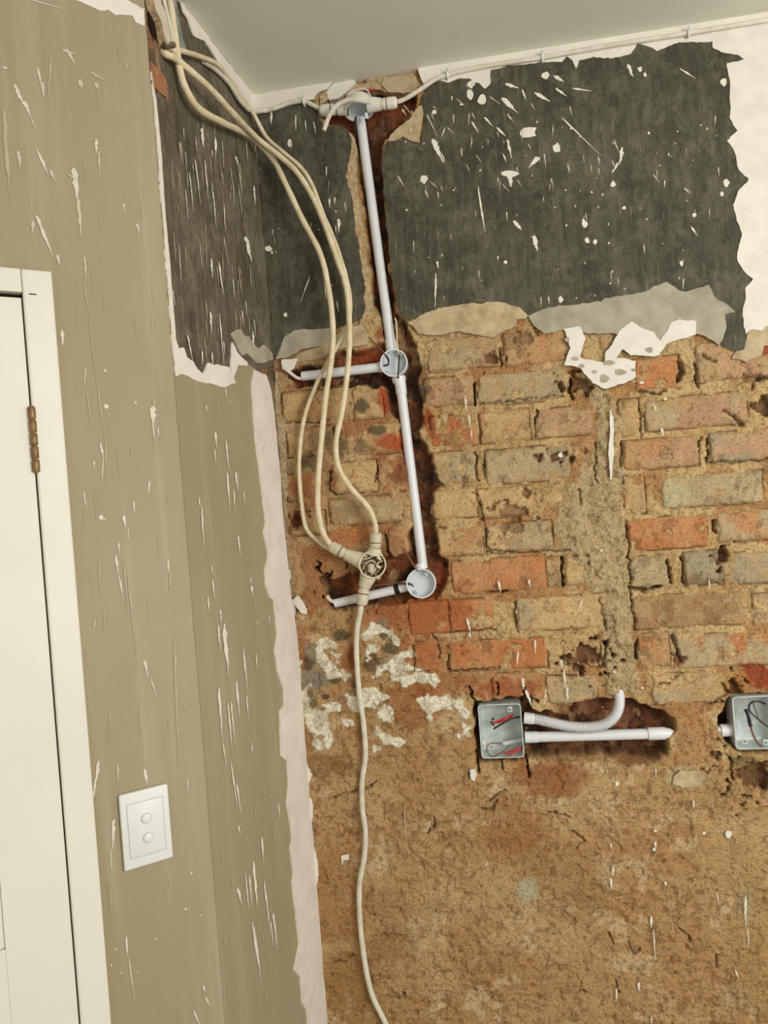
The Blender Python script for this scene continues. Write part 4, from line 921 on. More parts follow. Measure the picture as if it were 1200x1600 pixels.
mb = MB()
mb.box(A, -1.7, 0, 0, CEIL + .03, -.10, 0)
wall_left = mb.build('wall_left', tan_mat, None, kind='structure')
layer('white_filler', A, [A.uv(105, -6), A.uv(135, 8), A.uv(155, 18), A.uv(168, 17), A.uv(180, 24), A.uv(195, 24), A.uv(206, 25), A.uv(212, 35), A.uv(221, 40), A.uv(226, 41), (0, A.uv(227, 14)[1]), A.uv(222, 14), A.uv(214, 9), A.uv(205, 6), A.uv(196, 0), A.uv(190, -8)], .0002, .002, white_plaster, white_plaster, wall_left, 1.2, 3, 80, in_uv=True)
sp = Splats(A, .0012, 9)
for x, y, l, w, a, m in [(116, 262, 60, 15, 6, 0), (122, 310, 60, 11, 5, 1), (106, 272, 20, 5, 60, 1), (57, 337, 70, 9, 22, 0), (52, 345, 20, 8, -5, 1), (150, 217, 24, 9, 2, 0), (154, 236, 46, 5, 3, 1), (22, 132, 40, 9, 26, 0), (38, 158, 30, 8, 22, 0), (48, 185, 24, 4, 25, 1), (59, 106, 30, 6, 12, 0), (66, 128, 26, 10, 6, 1), (80, 85, 70, 6, -4, 2), (104, 76, 30, 6, 28, 0), (98, 78, 22, 7, 70, 1), (58, 234, 44, 7, 24, 0), (78, 265, 20, 8, 24, 1), (29, 236, 28, 9, 6, 1), (6, 170, 150, 12, 4, 2), (193, 318, 14, 5, 6, 0), (214, 350, 16, 4, 16, 0), (125, 124, 14, 12, 10, 1), (148, 130, 14, 8, 40, 1), (140, 112, 30, 8, 60, 2), (50, 0, 60, 3, 74, 0), (197, 98, 10, 8, 0, 2),
                         (90, 398, 16, 7, 10, 0), (132, 400, 40, 5, 4, 1), (131, 438, 60, 4, 8, 2), (140, 500, 100, 3, 6, 2), (97, 515, 26, 9, 2, 0), (134, 570, 40, 4.5, -4, 1), (136, 610, 60, 4, 6, 2), (152, 600, 100, 3.5, 8, 2), (165, 690, 60, 4, 0, 2), (157, 692, 26, 7, 12, 0), (161, 715, 46, 4, -2, 1), (147, 720, 12, 4, 0, 0), (240, 622, 16, 5, 2, 2), (239, 634, 34, 13, 0, 0), (239, 662, 26, 5, 4, 0), (247, 668, 14, 3, 4, 0), (234, 752, 20, 6, -8, 0), (209, 783, 20, 4, 2, 0), (131, 768, 30, 4, 8, 0), (158, 808, 10, 5, 60, 0), (193, 806, 18, 8, 10, 0), (200, 824, 24, 4, 2, 1), (185, 846, 24, 4, 6, 0), (181, 868, 36, 5, 8, 0), (186, 900, 36, 4, 10, 0), (194, 880, 80, 3.5, 4, 2), (155, 868, 60, 4, 0, 2), (162, 950, 40, 3, 2, 2), (149, 968, 20, 3.5, -10, 1), (226, 1032, 28, 7.5, 12, 0), (236, 1060, 34, 3, 16, 0), (263, 874, 22, 5, 0, 0), (266, 896, 40, 5, 0, 2), (275, 1028, 12, 2.5, 0, 1), (171, 1108, 22, 3.5, 4, 1), (218, 1100, 44, 3, 0, 2), (272, 1000, 200, 5, 2, 2), (200, 900, 150, 4, 6, 2),
                         (154, 1188, 34, 9, -6, 0), (150, 1214, 50, 7, -8, 0), (184, 1192, 32, 5, 0, 1), (226, 1202, 24, 8, 10, 0), (178, 1280, 48, 9, -3, 0), (173, 1326, 40, 4, 2, 1), (172, 1380, 50, 4, 2, 2), (197, 1462, 36, 5, 4, 0), (201, 1495, 70, 5, 8, 1), (293, 1216, 24, 4, -2, 1), (266, 1375, 20, 4, 2, 2), (318, 1540, 10, 6, 20, 0), (321, 1558, 14, 6, 30, 0), (302, 1578, 30, 4, 24, 0)]:
    sp.drop(x, y, l, w, a, .55, m)
for x, y, rx, ry in [(166, 635, 4, 4), (212, 629, 2.5, 2), (164, 579, 2, 3), (158, 808, 4, 4), (243, 1467, 2, 2), (290, 1420, 2, 2), (181, 1483, 1.5, 1.5), (174, 1508, 1.5, 2), (190, 1520, 1.5, 1.5), (215, 1519, 1.5, 1), (299, 1364, 2, 2), (8, 106, 4, 2), (314, 1430, 1.5, 1.5)]:
    sp.blob(x, y, rx, ry, 0, 8)
r = sp.r
for _ in range(70):
    y = r.uniform(60, 1590); x = r.uniform(20, 225 + y * .06)
    sp.drop(x, y, r.uniform(10, 50), r.uniform(.8, 2.4), r.uniform(2, 8), mi=2)
sp.build('paint_splashes', [mat_plain('dull_white_splash', (212, 204, 182), .7, .3, .1, scale=90), splat_tan, mat_plain('chalky_smear', (178, 167, 136), .7, .3, .04, scale=60)], wall_left)

mb = MB()
mb.add([(-2.6, -2.4, CEIL), (2.0, -2.4, CEIL), (2.0, D + .02, CEIL), (-2.6, D + .02, CEIL), (-2.6, -2.4, CEIL + .06), (2.0, -2.4, CEIL + .06), (2.0, D + .02, CEIL + .06), (-2.6, D + .02, CEIL + .06)], [[0, 1, 2, 3], [4, 5, 6, 7], [0, 1, 5, 4], [1, 2, 6, 5], [2, 3, 7, 6], [3, 0, 4, 7]])
mb.build('ceiling', ceil_mat, None, kind='structure')
mb = MB()
mb.add([(-2.6, -2.4, 0), (2.0, -2.4, 0), (2.0, D + .02, 0), (-2.6, D + .02, 0), (-2.6, -2.4, -.06), (2.0, -2.4, -.06), (2.0, D + .02, -.06), (-2.6, D + .02, -.06)], [[0, 1, 2, 3], [4, 5, 6, 7], [0, 1, 5, 4], [1, 2, 6, 5], [2, 3, 7, 6], [3, 0, 4, 7]])
mb.build('floor', floor_mat, None, kind='structure')

# ------------------------------------------------------------------ door
ja, jb = A.uv(75, 425, .018), A.uv(180, 1600, .018)
gi, gj = A.uv(33, 462, .012), A.uv(128, 1600, .012)
U1 = (ja[0] + jb[0]) / 2; UG = (gi[0] + gj[0]) / 2; ZT = ja[1] + .002; ZL = gi[1]
door = bpy.data.objects.new('door_1', None); COL.objects.link(door)
door.location = A.pt(UG - .4, 0, 0); door['kind'] = 'structure'
mb = MB(); mb.box(A, UG, U1, 0, ZT, 0, .018)
mb.build('door_jamb', white_gloss, door, bevel=.003)
mb = MB(); mb.box(A, UG - .84, UG - .0005, ZL + .004, ZT, 0, .018)
mb.build('door_head', white_gloss, door, bevel=.002)
US = A.uv(5, 1500, .012)[0]
for nm, a, b, c, d in (('door_stile', US + .004, UG - .0022, 0.01, ZL - .0035), ('door_stile', UG - .80, UG - .69, 0.01, ZL - .0035), ('door_rail', UG - .69, US + .004, ZL - .125, ZL - .0035), ('door_rail', UG - .69, US + .004, 0.01, .21), ('door_rail', UG - .69, US + .004, .86, .98)):
    mb = MB(); mb.box(A, a, b, c, d, .0005, .0125)
    mb.build(nm, white_gloss, door, bevel=.001)
mb = MB()
for z0, z1 in ((.21, .86), (.98, ZL - .125)):
    mb.box(A, UG - .69, US + .004, z0, z1, .0005, .0035)
mb.build('door_panel', panel_mat, door)
mb = MB()
for z0, z1 in ((.21, .86), (.98, ZL - .125)):
    for a, b, c, d in ((US - .012, US + .0045, z0, z1), (UG - .69, UG - .674, z0, z1), (UG - .674, US - .012, z1 - .016, z1), (UG - .674, US - .012, z0, z0 + .016)):
        mb.box(A, a, b, c, d, .0030, .0095)
mb.build('panel_moulding', white_gloss, door, bevel=.003)
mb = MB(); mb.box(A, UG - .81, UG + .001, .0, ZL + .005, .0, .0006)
mb.build('door_gap_shade', gap_shade, door)  # dark sheet behind the leaf, painted shade for the door gaps
h0, h1 = A.on(48, 635, .018), A.on(57, 738, .018)
hinge = MB()
hz0, hz1 = h1.z, h0.z; hu = UG - .0005
hinge.tube([A.pt(hu, hz0 - .001, .0165), A.pt(hu, hz1 + .001, .0165)], .0030, 10)
ho = hinge.build('hinge', brass, door)
for k in range(5):
    a = hz0 + (hz1 - hz0) * k / 5 + .0008; b = hz0 + (hz1 - hz0) * (k + 1) / 5 - .0008
    mb = MB(); mb.lathe(A.pt(hu, a, .0165), (0, 0, 1), [(0, .0050), (.001, .0058), (b - a - .001, .0058), (b - a, .0050)], 16)
    mb.build('hinge_knuckle', brass, ho, smooth=True)
# shadow painted as a dark nick in the head joint
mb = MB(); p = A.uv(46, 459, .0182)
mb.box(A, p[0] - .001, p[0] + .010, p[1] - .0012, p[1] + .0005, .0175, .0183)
mb.build('joint_shadow', gap_shade, door)

# ------------------------------------------------------------------ light switch
q = [A.uv(x, y, .008) for x, y in ((185, 1245), (263, 1223), (270, 1340), (195, 1363))]
su = [(q[0][0] + q[3][0]) / 2, (q[1][0] + q[2][0]) / 2]; sz = [(q[2][1] + q[3][1]) / 2, (q[0][1] + q[1][1]) / 2]
sw = thing('light_switch', 'white plastic two-button light switch plate on the khaki wall beside the door', 'light switch', A.pt(sum(su) / 2, sz[0], 0))
mb = MB(); mb.box(A, su[0], su[1], sz[0], sz[1], 0.0002, .0085)
mb.build('switch_plate', switch_mat, sw, True, .0032, 3)
cu, cz = sum(su) / 2, sum(sz) / 2
w2, h2 = (su[1] - su[0]) * .36, (sz[1] - sz[0]) * .35
mb = MB(); mb.box(A, cu - w2 - .001, cu + w2 + .001, cz - h2 - .001, cz + h2 + .001, .0083, .0087)
mb.build('recess_shade_line', mat_plain('recess_shade_grey', (176, 174, 166), .5), sw)  # grey border painted as the shade of a recess
mb = MB(); mb.box(A, cu - w2, cu + w2, cz - h2, cz + h2, .0080, .0094)
mb.build('switch_module', switch_mat, sw, True, .0006, 2)
for px, py in ((229, 1279), (232, 1309)):
    bu, bz = A.uv(px, py, .011)
    mb = MB(); mb.lathe(A.pt(bu, bz, .0092), A.n, [(0, .0088), (.0006, .0088), (.0007, .0078), (.0026, .0076), (.0034, .0066), (.0036, .0005)], 28, mis=[1, 1, 0, 0, 0])
    mb.build('push_button', [switch_mat, mat_plain('button_ring', (186, 184, 176), .5)], sw, True)
# ------------------------------------------------------------------ chased-in conduit and round boxes
def cpts(pts):
    return [C.on(x, y, o) for x, y, o in pts]
def conduit(name, label, p0, p1, r, collars=(), cat='conduit', group=None):
    """straight pipe between two points; collars = (share along, length, radius)"""
    a, b = C.on(*p0), C.on(*p1)
    t = thing(name, label, cat, a if a.z < b.z else b, group)
    d = (b - a).normalized(); L = (b - a).length
    mb = MB()
    mb.lathe(a, d, [(0, r * .82), (0, r), (L, r), (L, r * .82)], 24)
    mb.build('pipe', pvc, t, True)
    for s, l, rr in collars:
        mb = MB()
        mb.lathe(a + d * (L * s), d, [(0, r * .99), (0, rr), (l * .48, rr), (l * .49, rr * .97), (l * .51, rr * .97), (l * .52, rr), (l, rr), (l, r * .99)], 24)
        mb.build('coupling', pvc, t, True)
    return t
RC = .0113
conduit('electrical_conduit', 'white plastic conduit running down from the ceiling junction box between the dark painted patches', (563, 186, -.016), (612, 548, -.016), RC, [(.955, .022, .0132)])
conduit('electrical_conduit', 'long white plastic conduit between the two round boxes in the brick chase', (625, 596, -.016), (661, 888, -.016), RC, [(.0, .030, .0132)])
conduit('electrical_conduit', 'short white conduit running left from the upper round box', (472, 588, -.016), (600, 573, -.016), RC)
t = conduit('electrical_conduit', 'short white conduit behind the yellowed junction box, left of the lower round box', (523, 943, -.016), (632, 918, -.016), RC * .95)
a, b = C.on(617, 921.5, -.016), C.on(624, 919.5, -.016)
mb = MB(); d = (b - a); mb.lathe(a, d, [(0, RC * .9), (0, RC * 1.06), (d.length, RC * 1.06), (d.length, RC * .9)], 24)
mb.build('black_tape', tape, t, True)

def round_box(label, px, py, R, depth, rim, spigots, bosses, face=None):
    c = C.on(px, py, rim - depth)
    n = (face or C.n).normalized()
    t = thing('round_conduit_box', label, 'conduit box', c)
    mb = MB()
    mb.lathe(c, n, [(0, .0005), (0, R * .90), (.003, R * .96), (depth, R), (depth + .0004, R - .0006), (depth, R - .0030), (.0172, R * .95 - .003), (.0168, .0005)], 40, mis=[0, 0, 0, 0, 0, 1, 1], close=False)
    mb.build('box_shell', [pvc, pvc_in], t, True)
    for bx, by in bosses:
        p = C.on(bx, by, rim - depth + .004)
        mb = MB()
        mb.lathe(p, n, [(0, .0046), (depth - .007, .0042), (depth - .0065, .0036), (depth - .0066, .0018), (depth - .012, .0016), (depth - .012, .0004)], 16, mis=[0, 0, 0, 1, 1], close=False)
        mb.build('screw_boss', [pvc, tape], t, True)
    for sx, sy, so, r0, r1 in spigots:
        e = C.on(sx, sy, so)
        a = C.on(px, py, so); d = (e - a).normalized()
        a = a + d * (R * .90); L = (e - a).length
        mb = MB()
        mb.lathe(a, d, [(0, r0), (L * .35, r0 * .99), (L * .7, r1), (L, r1), (L, r1 * .85)], 24)
        mb.build('spigot', pvc, t, True)
    return t
round_box('upper white round conduit box with a black wire across its open face', 618, 571, .0322, .034, .006, [(611, 541, -.016, .0138, .0134), (626, 604, -.016, .0165, .0130), (592, 574, -.016, .0138, .0128)], [(627, 557), (609, 584)])
round_box('lower white round conduit box, empty and open, at the foot of the long conduit', 660, 909, .0345, .036, .008, [(629, 917, -.016, .0138, .0126), (657, 880, -.016, .0138, .0126)], [(668, 895), (652, 924)])

def wire(label, pts, r, mat, name='wire', cat='wire', ends=None, group=None):
    P = spline(cpts(pts) if isinstance(pts[0], tuple) else pts, 8)
    t = thing(name, label, cat, P[-1], group)
    mb = MB(); mb.tube(P, r, 8)
    mb.build('sheath', mat, t, True)
    if ends:
        d = (P[-1] - P[-2]).normalized()
        mb = MB(); mb.tube([P[-1] - d * .002, P[-1] + d * ends], r * .55, 6)
        mb.build('bare_end', copper, t, True)
    return t
wire('black wire hanging down the middle of the upper round box', [(625, 545, -.004), (624, 556, .006), (623, 575, .007), (622, 591, .004)], .0022, black_wire)
wire('pale brown wire looping up from the upper round box beside the conduit', [(624, 556, .006), (621, 540, .004), (620, 520, .004), (619, 503, .002), (617, 497, .0)], .0018, cable_mat)
wire('thin brown wire curving out of the left side of the upper round box', [(601, 572, -.006), (607, 568, .004), (605, 560, .006), (597, 548, .006), (585, 535, .005), (576, 527, .004)], .0016, brown_wire)
wire('black wire tail curled in the left half of the upper round box', [(600, 571, .0), (606, 570, .006), (607, 562, .0075), (603, 555, .0078)], .0021, black_wire)
wire('cream cable tail poking out of the short upper conduit', [(478, 591, -.016), (466, 591, -.010), (458, 586, -.002), (450, 580, .006), (441, 574, .008)], .0040, cable_white, 'cable', 'cable')
wire('red-brown wire rising from the lower round box onto the brick', [(654, 892, .002), (650, 889, .009), (643, 878, .010), (636, 865, .008), (630, 856, .006)], .0018, brown_wire, ends=.004)
wire('dark red wire lying along the top of the lower short conduit', [(644, 914, .0), (638, 911, .006), (620, 911, .004), (600, 913, .002), (584, 915, .0)], .0018, brown_wire)
wire('black wire entering the left side of the lower round box', [(646, 916, .002), (640, 913, .006), (628, 912, .006), (618, 912, .005)], .0018, black_wire)
wire('white cable tail bent up from the left end of the lower short conduit', [(527, 942, -.016), (520, 940, -.012), (514, 936, -.008), (511, 930, -.006)], .0044, cable_white, 'cable', 'cable')
wire('brown wire sticking up out of the bent white cable tail', [(511, 931, -.006), (508, 920, -.002), (506, 910, .001), (505, 903, .003)], .0014, brown_wire)

# ------------------------------------------------------------------ yellowed surface junction box hanging on its cables
groove = mat_plain('shaded_groove', (96, 78, 56), .8, .2, .1)  # shade of the gland gaps painted as a dark colour
white_jb = mat_plain('off_white_pvc', (224, 219, 202), .45, .4, .05, scale=40)
def gland(mb, p, d, r=.0125, L=.030):
    """threaded compression gland starting at p and pointing along d"""
    k = L / 30.0
    mb.lathe(p, d, [(0, r * .86), (4 * k, r * .9), (4 * k, r * 1.0), (9 * k, r * 1.02), (9.4 * k, r * .9), (10.2 * k, r * .9), (10.6 * k, r * 1.04), (16 * k, r * 1.06), (24 * k, r * 1.04), (28 * k, r * .92), (30 * k, r * .62), (30 * k, r * .2)], 20, mis=[0, 0, 0, 1, 1, 1, 0, 0, 0, 0, 1])
OB = .030
jb = thing('junction_box', 'yellowed round three-way junction box with its lid off, held by cables before the bricks', 'junction box', C.on(582, 883, OB))
jc = C.on(582, 883, OB - .020)
jn = (C.n + Vector((.16, 0, .10))).normalized()
mb = MB(); R = .0316
mb.lathe(jc, jn, [(0, .0005), (0, R * .92), (.004, R * .98), (.036, R), (.0366, R - .0008), (.036, R - .0034), (.006, R * .9 - .003), (.0055, .0005)], 40, mis=[0, 0, 0, 0, 0, 1, 1], close=False)
mb.build('box_shell', [old_pvc, mat_plain('dim_old_plastic', (150, 128, 92), .7, .2, .15, scale=80)], jb, True)
ARMS = [((540, 866), (515, 852)), ((586, 856), (587.5, 832)), ((569, 918), (565, 946))]
for (gx, gy), (ex, ey) in ARMS:
    g0, g1 = C.on(gx, gy, OB), C.on(ex, ey, OB)
    a = jc + jn * .016; d0 = (g0 - a).normalized()
    a = a + d0 * (R * .80)
    mb = MB(); l = (g0 - a).length
    mb.lathe(a, g0 - a, [(0, .0205), (l * .45, .0168), (l, .0134), (l, .010)], 22)
    mb.build('box_arm', old_pvc, jb, True)
    mb = MB(); gland(mb, g0, g1 - g0, .0132, (g1 - g0).length)
    mb.build('cable_gland', [old_pvc, groove], jb, True)
for bx, by in ((571, 868), (591, 902)):
    mb = MB(); p = C.on(bx, by, OB) ; 
    mb.lathe(p - jn * .010, jn, [(0, .005), (.021, .0046), (.0215, .004), (.0213, .0019), (.014, .0016), (.014, .0003)], 16, mis=[0, 0, 0, 1, 1], close=False)
    mb.build('screw_boss', [old_pvc, tape], jb, True)
rr = random.Random(4)
dark_wire = mat_plain('grey_wire', (150, 132, 104), .5, .3, .1)
for k, pts in enumerate([[(567, 890), (572, 880), (582, 876), (588, 884), (584, 896)], [(566, 880), (575, 884), (583, 892), (588, 900)], [(578, 866), (584, 872), (588, 882), (582, 890)], [(598, 876), (590, 880), (586, 890), (580, 898)], [(570, 896), (574, 888), (584, 884), (594, 888)], [(568, 874), (576, 872), (586, 868), (594, 872)], [(598, 884), (592, 890), (588, 896)], [(572, 901), (572, 892), (577, 884)]]):
    P = spline([C.on(x, y, OB + .004 + .006 * rr.random()) for x, y in pts], 8)
    mb = MB(); mb.tube(P, .0017, 8)
    mb.build('inner_wire', [cable_mat, dark_wire, black_wire, cable_mat, dark_wire, cable_white, dark_wire, cable_mat][k], jb, True)
tb = C.on(579, 893, OB + .012)
mb = MB(); mb.lathe(tb, Vector((.25, -.3, .9)), [(0, .0062), (.001, .0070), (.016, .0070), (.017, .0060)], 10)
mb.build('wire_connector', cable_white, jb, True)
for px, py in ((595, 874), (594, 887)):
    mb = MB(); mb.lathe(C.on(px, py, OB + .010), Vector((-.7, -.3, .5)), [(0, .0030), (.009, .0034), (.010, .0026)], 10)
    mb.build('wire_connector', cable_mat, jb, True)

# ------------------------------------------------------------------ ceiling junction box
jb2 = thing('junction_box', 'white round junction box squeezed under the ceiling at the top of the conduit', 'junction box', C.on(560, 180, .0))
ax = Vector((.06, -.20, -.975)).normalized()
c2 = C.on(561, 174, .010) - ax * .016
mb = MB(); R = .0345
mb.lathe(c2 - ax * .014, ax, [(0, .0005), (0, R * .80), (.005, R * .93), (.030, R), (.0305, R - .001), (.030, R - .0035), (.010, R * .9), (.0095, .0005)], 40, mis=[0, 0, 0, 0, 0, 1, 1], close=False)
mb.build('box_shell', [white_jb, pvc_in], jb2, True)
for (gx, gy), (ex, ey) in ((((526), 171), (499, 173)), ((596, 163), (621, 160))):
    g0, g1 = C.on(gx, gy, .012), C.on(ex, ey, .012)
    a = c2 + (g0 - c2).normalized() * R * .7
    l = (g0 - a).length
    mb = MB(); mb.lathe(a, g0 - a, [(0, .0175), (l * .5, .0160), (l, .0132), (l, .010)], 22)
    mb.build('box_arm', white_jb, jb2, True)
    mb = MB(); gland(mb, g0, g1 - g0, .0125, (g1 - g0).length)
    mb.build('cable_gland', [white_jb, groove], jb2, True)
mb = MB(); mb.lathe(C.on(571.5, 178, .012), ax, [(0, .0045), (.016, .0042), (.0162, .0018), (.012, .0016), (.012, .0003)], 16, mis=[0, 1, 1, 1], close=False)
mb.build('screw_boss', [pvc, tape], jb2, True)
mb = MB(); mb.lathe(C.on(543.5, 169, .030), C.on(543, 181, .030) - C.on(543.5, 169, .030), [(0, .0016), (.016, .0016)], 8)
mb.build('black_slot', black_wire, jb2, True)
wire('white cable tail bent over the ceiling junction box and hanging cut off', [(578, 160, .040), (562, 157, .046), (545, 156, .048), (529, 163, .046), (519, 173, .044), (512, 187, .042), (506, 204, .040)], .0052, cable_white, 'cable', 'cable', ends=.002)
wire('black wire dropping from the ceiling junction box beside the conduit', [(556, 183, .010), (554.5, 195, -.006), (555, 215, -.008), (555.5, 243, -.010)], .0022, black_wire)
wire('red wire peeping out above the ceiling junction box', [(538, 154, -.01), (552, 146, -.004), (570, 142, -.002), (588, 140, -.006)], .0024, red_wire)
wire('white wire looped above the ceiling junction box', [(541, 156, .012), (545, 147, .008), (556, 141, .004), (572, 140, .002), (578, 150, .012), (582, 157, .014)], .0024, cable_white)

# ------------------------------------------------------------------ cables
def cable(label, pts, r, mat, sub=10, group=None, flat=1.0, name='cable'):
    P = spline([w.on(x, y, o) for w, x, y, o in pts], sub)
    t = thing(name, label, 'cable', P[-1], group)
    mb = MB(); rnd = random.Random(len(label))
    n = len(P); rs = [r * (1 + .05 * math.sin(i * .9 + len(label)) * rnd.uniform(.3, 1)) for i in range(n)]
    mb.tube(P, rs, 12, flat=flat)
    mb.build('sheath', mat, t, True)
    return t
cable('thick cream cable bending into the left gland of the yellowed junction box',
      [(B, 260, -30, .012), (B, 268, 20, .012), (B, 275, 70, .014), (B, 280, 105, .016), (B, 290, 138, .020), (B, 311, 170, .024), (B, 347, 191, .026), (B, 392, 214, .022), (C, 425, 247, .040), (C, 445, 285, .048), (C, 472, 342, .050), (C, 500, 396, .050), (C, 513, 450, .050), (C, 520, 510, .050), (C, 518, 560, .050), (C, 509, 620, .048), (C, 502, 690, .046), (C, 497, 750, .044), (C, 497, 795, .042), (C, 504, 830, .038), (C, 514, 848, .034), (C, 522, 857, .031)], .0068, cable_mat)
cable('cream cable running down from the wall hole to the upper gland of the yellowed box',
      [(B, 250, 82, -.004), (B, 262, 86, .012), (B, 276, 93, .018), (B, 300, 113, .028), (B, 330, 140, .034), (B, 366, 179, .040), (B, 402, 216, .036), (C, 432, 240, .056), (C, 463, 268, .056), (C, 487, 305, .050), (C, 505, 345, .050), (C, 525, 400, .050), (C, 541, 450, .050), (C, 546, 510, .050), (C, 544, 570, .050), (C, 535, 640, .048), (C, 525, 690, .046), (C, 529, 730, .044), (C, 548, 762, .040), (C, 573, 790, .036), (C, 585, 815, .032), (C, 588, 840, .030)], .0064, cable_mat)
cable('thinner cream cable crossing behind the others and ending behind the yellowed junction box',
      [(B, 252, 74, -.004), (B, 268, 76, .010), (B, 285, 80, .016), (B, 317, 90, .016), (B, 341, 102, .016), (B, 361, 126, .014), (B, 377, 150, .014), (B, 396, 178, .016), (C, 416, 214, .022), (C, 440, 236, .028), (C, 470, 262, .034), (C, 488, 290, .036), (C, 505, 335, .036), (C, 524, 380, .036), (C, 540, 430, .036), (C, 547, 470, .034), (C, 544, 508, .032), (C, 530, 535, .030), (C, 512, 566, .026), (C, 492, 606, .022), (C, 475, 655, .020), (C, 468, 710, .018), (C, 468, 750, .018), (C, 473, 800, .016), (C, 480, 828, .014), (C, 500, 848, .010), (C, 518, 860, .008), (C, 534, 868, .010)], .0050, cable_mat)
cable('long cream cable hanging from the bottom gland of the yellowed junction box',
      [(C, 566, 936, .030), (C, 563, 956, .028), (C, 558, 985, .024), (C, 557, 1020, .020), (C, 561, 1080, .017), (C, 568, 1130, .016), (C, 571, 1180, .015), (C, 566, 1220, .015), (C, 566, 1260, .016), (C, 571, 1300, .017), (C, 569, 1340, .016), (C, 562, 1380, .016), (C, 562, 1430, .017), (C, 568, 1490, .018), (C, 580, 1550, .019), (C, 602, 1598, .020), (C, 630, 1660, .022), (C, 650, 1740, .03), (C, 655, 1850, .035), (C, 650, 1990, .04)], .0062, cable_white)
cable('pale cable clipped along the ceiling line left of the ceiling junction box',
      [(B, 318, 96, .008), (B, 338, 110, .008), (B, 358, 130, .010), (B, 376, 158, .012), (B, 391, 172, .014), (C, 412, 173, .016), (C, 430, 169, .012), (C, 452, 161, .010), (C, 474, 158, .010), (C, 488, 164, .012), (C, 504, 172, .012)], .0052, cable_white)
cable('white cable clipped under the ceiling right of the ceiling junction box',
      [(C, 615, 161, .012), (C, 632, 155, .012), (C, 655, 141, .012), (C, 680, 124, .012), (C, 700, 117.5, .012), (C, 725, 110, .012), (C, 780, 100, .012), (C, 847, 90, .012), (C, 960, 70, .012), (C, 1075, 52, .012), (C, 1200, 31, .012), (C, 1290, 16, .012)], .0052, cable_white)
cable('frayed pale cable hanging down the corner beside the thick cream cable',
      [(B, 250, -30, .010), (B, 258, 10, .010), (B, 266, 44, .010), (B, 270, 72, .012), (B, 274, 90, .010)], .0040, cable_white)
for x, y, l in ((475, 159, 'white cable clip nailed left of the ceiling junction box'), (699, 118, 'white cable clip nailed just right of the ceiling hole'), (847, 90, 'white cable clip on the ceiling cable, middle one of the right-hand run'), (1075, 53, 'white cable clip on the ceiling cable above the white plaster patch')):
    p = C.on(x, y, .012)
    t = thing('cable_clip', l, 'cable clip', p)
    mb = MB(); P = []
    for k in range(9):
        a = math.pi * k / 8
        P.append(p + Vector((0, -math.sin(a) * .0066, math.cos(a) * .0066)))
    P = [p + Vector((0, .012, .0066))] + P + [p + Vector((0, .006, -.0066))]
    mb.tube(P, .0026, 8)
    mb.build('clip_hook', white_nail, t, True)
    mb = MB(); mb.lathe(p + Vector((0, .004, .0095)), (0, -1, 0), [(0, .0012), (.012, .0012), (.012, .0030), (.0135, .0026), (.0136, .0004)], 10)
    mb.build('nail', galv, t, True)
t = thing('timber_peg', 'short brown stub of wood poking from the wall hole in the corner', 'peg', B.on(262, 70, .004))
P = [B.on(249, 74, -.006), B.on(258, 71, .010), B.on(272, 70, .018)]
mb = MB(); mb.tube(P, [.006, .0062, .005], 10)
mb.build('stub', mat_plain('weathered_wood', (128, 106, 80), .9, .1, .15, scale=90, c2=(96, 78, 58)), t, True)

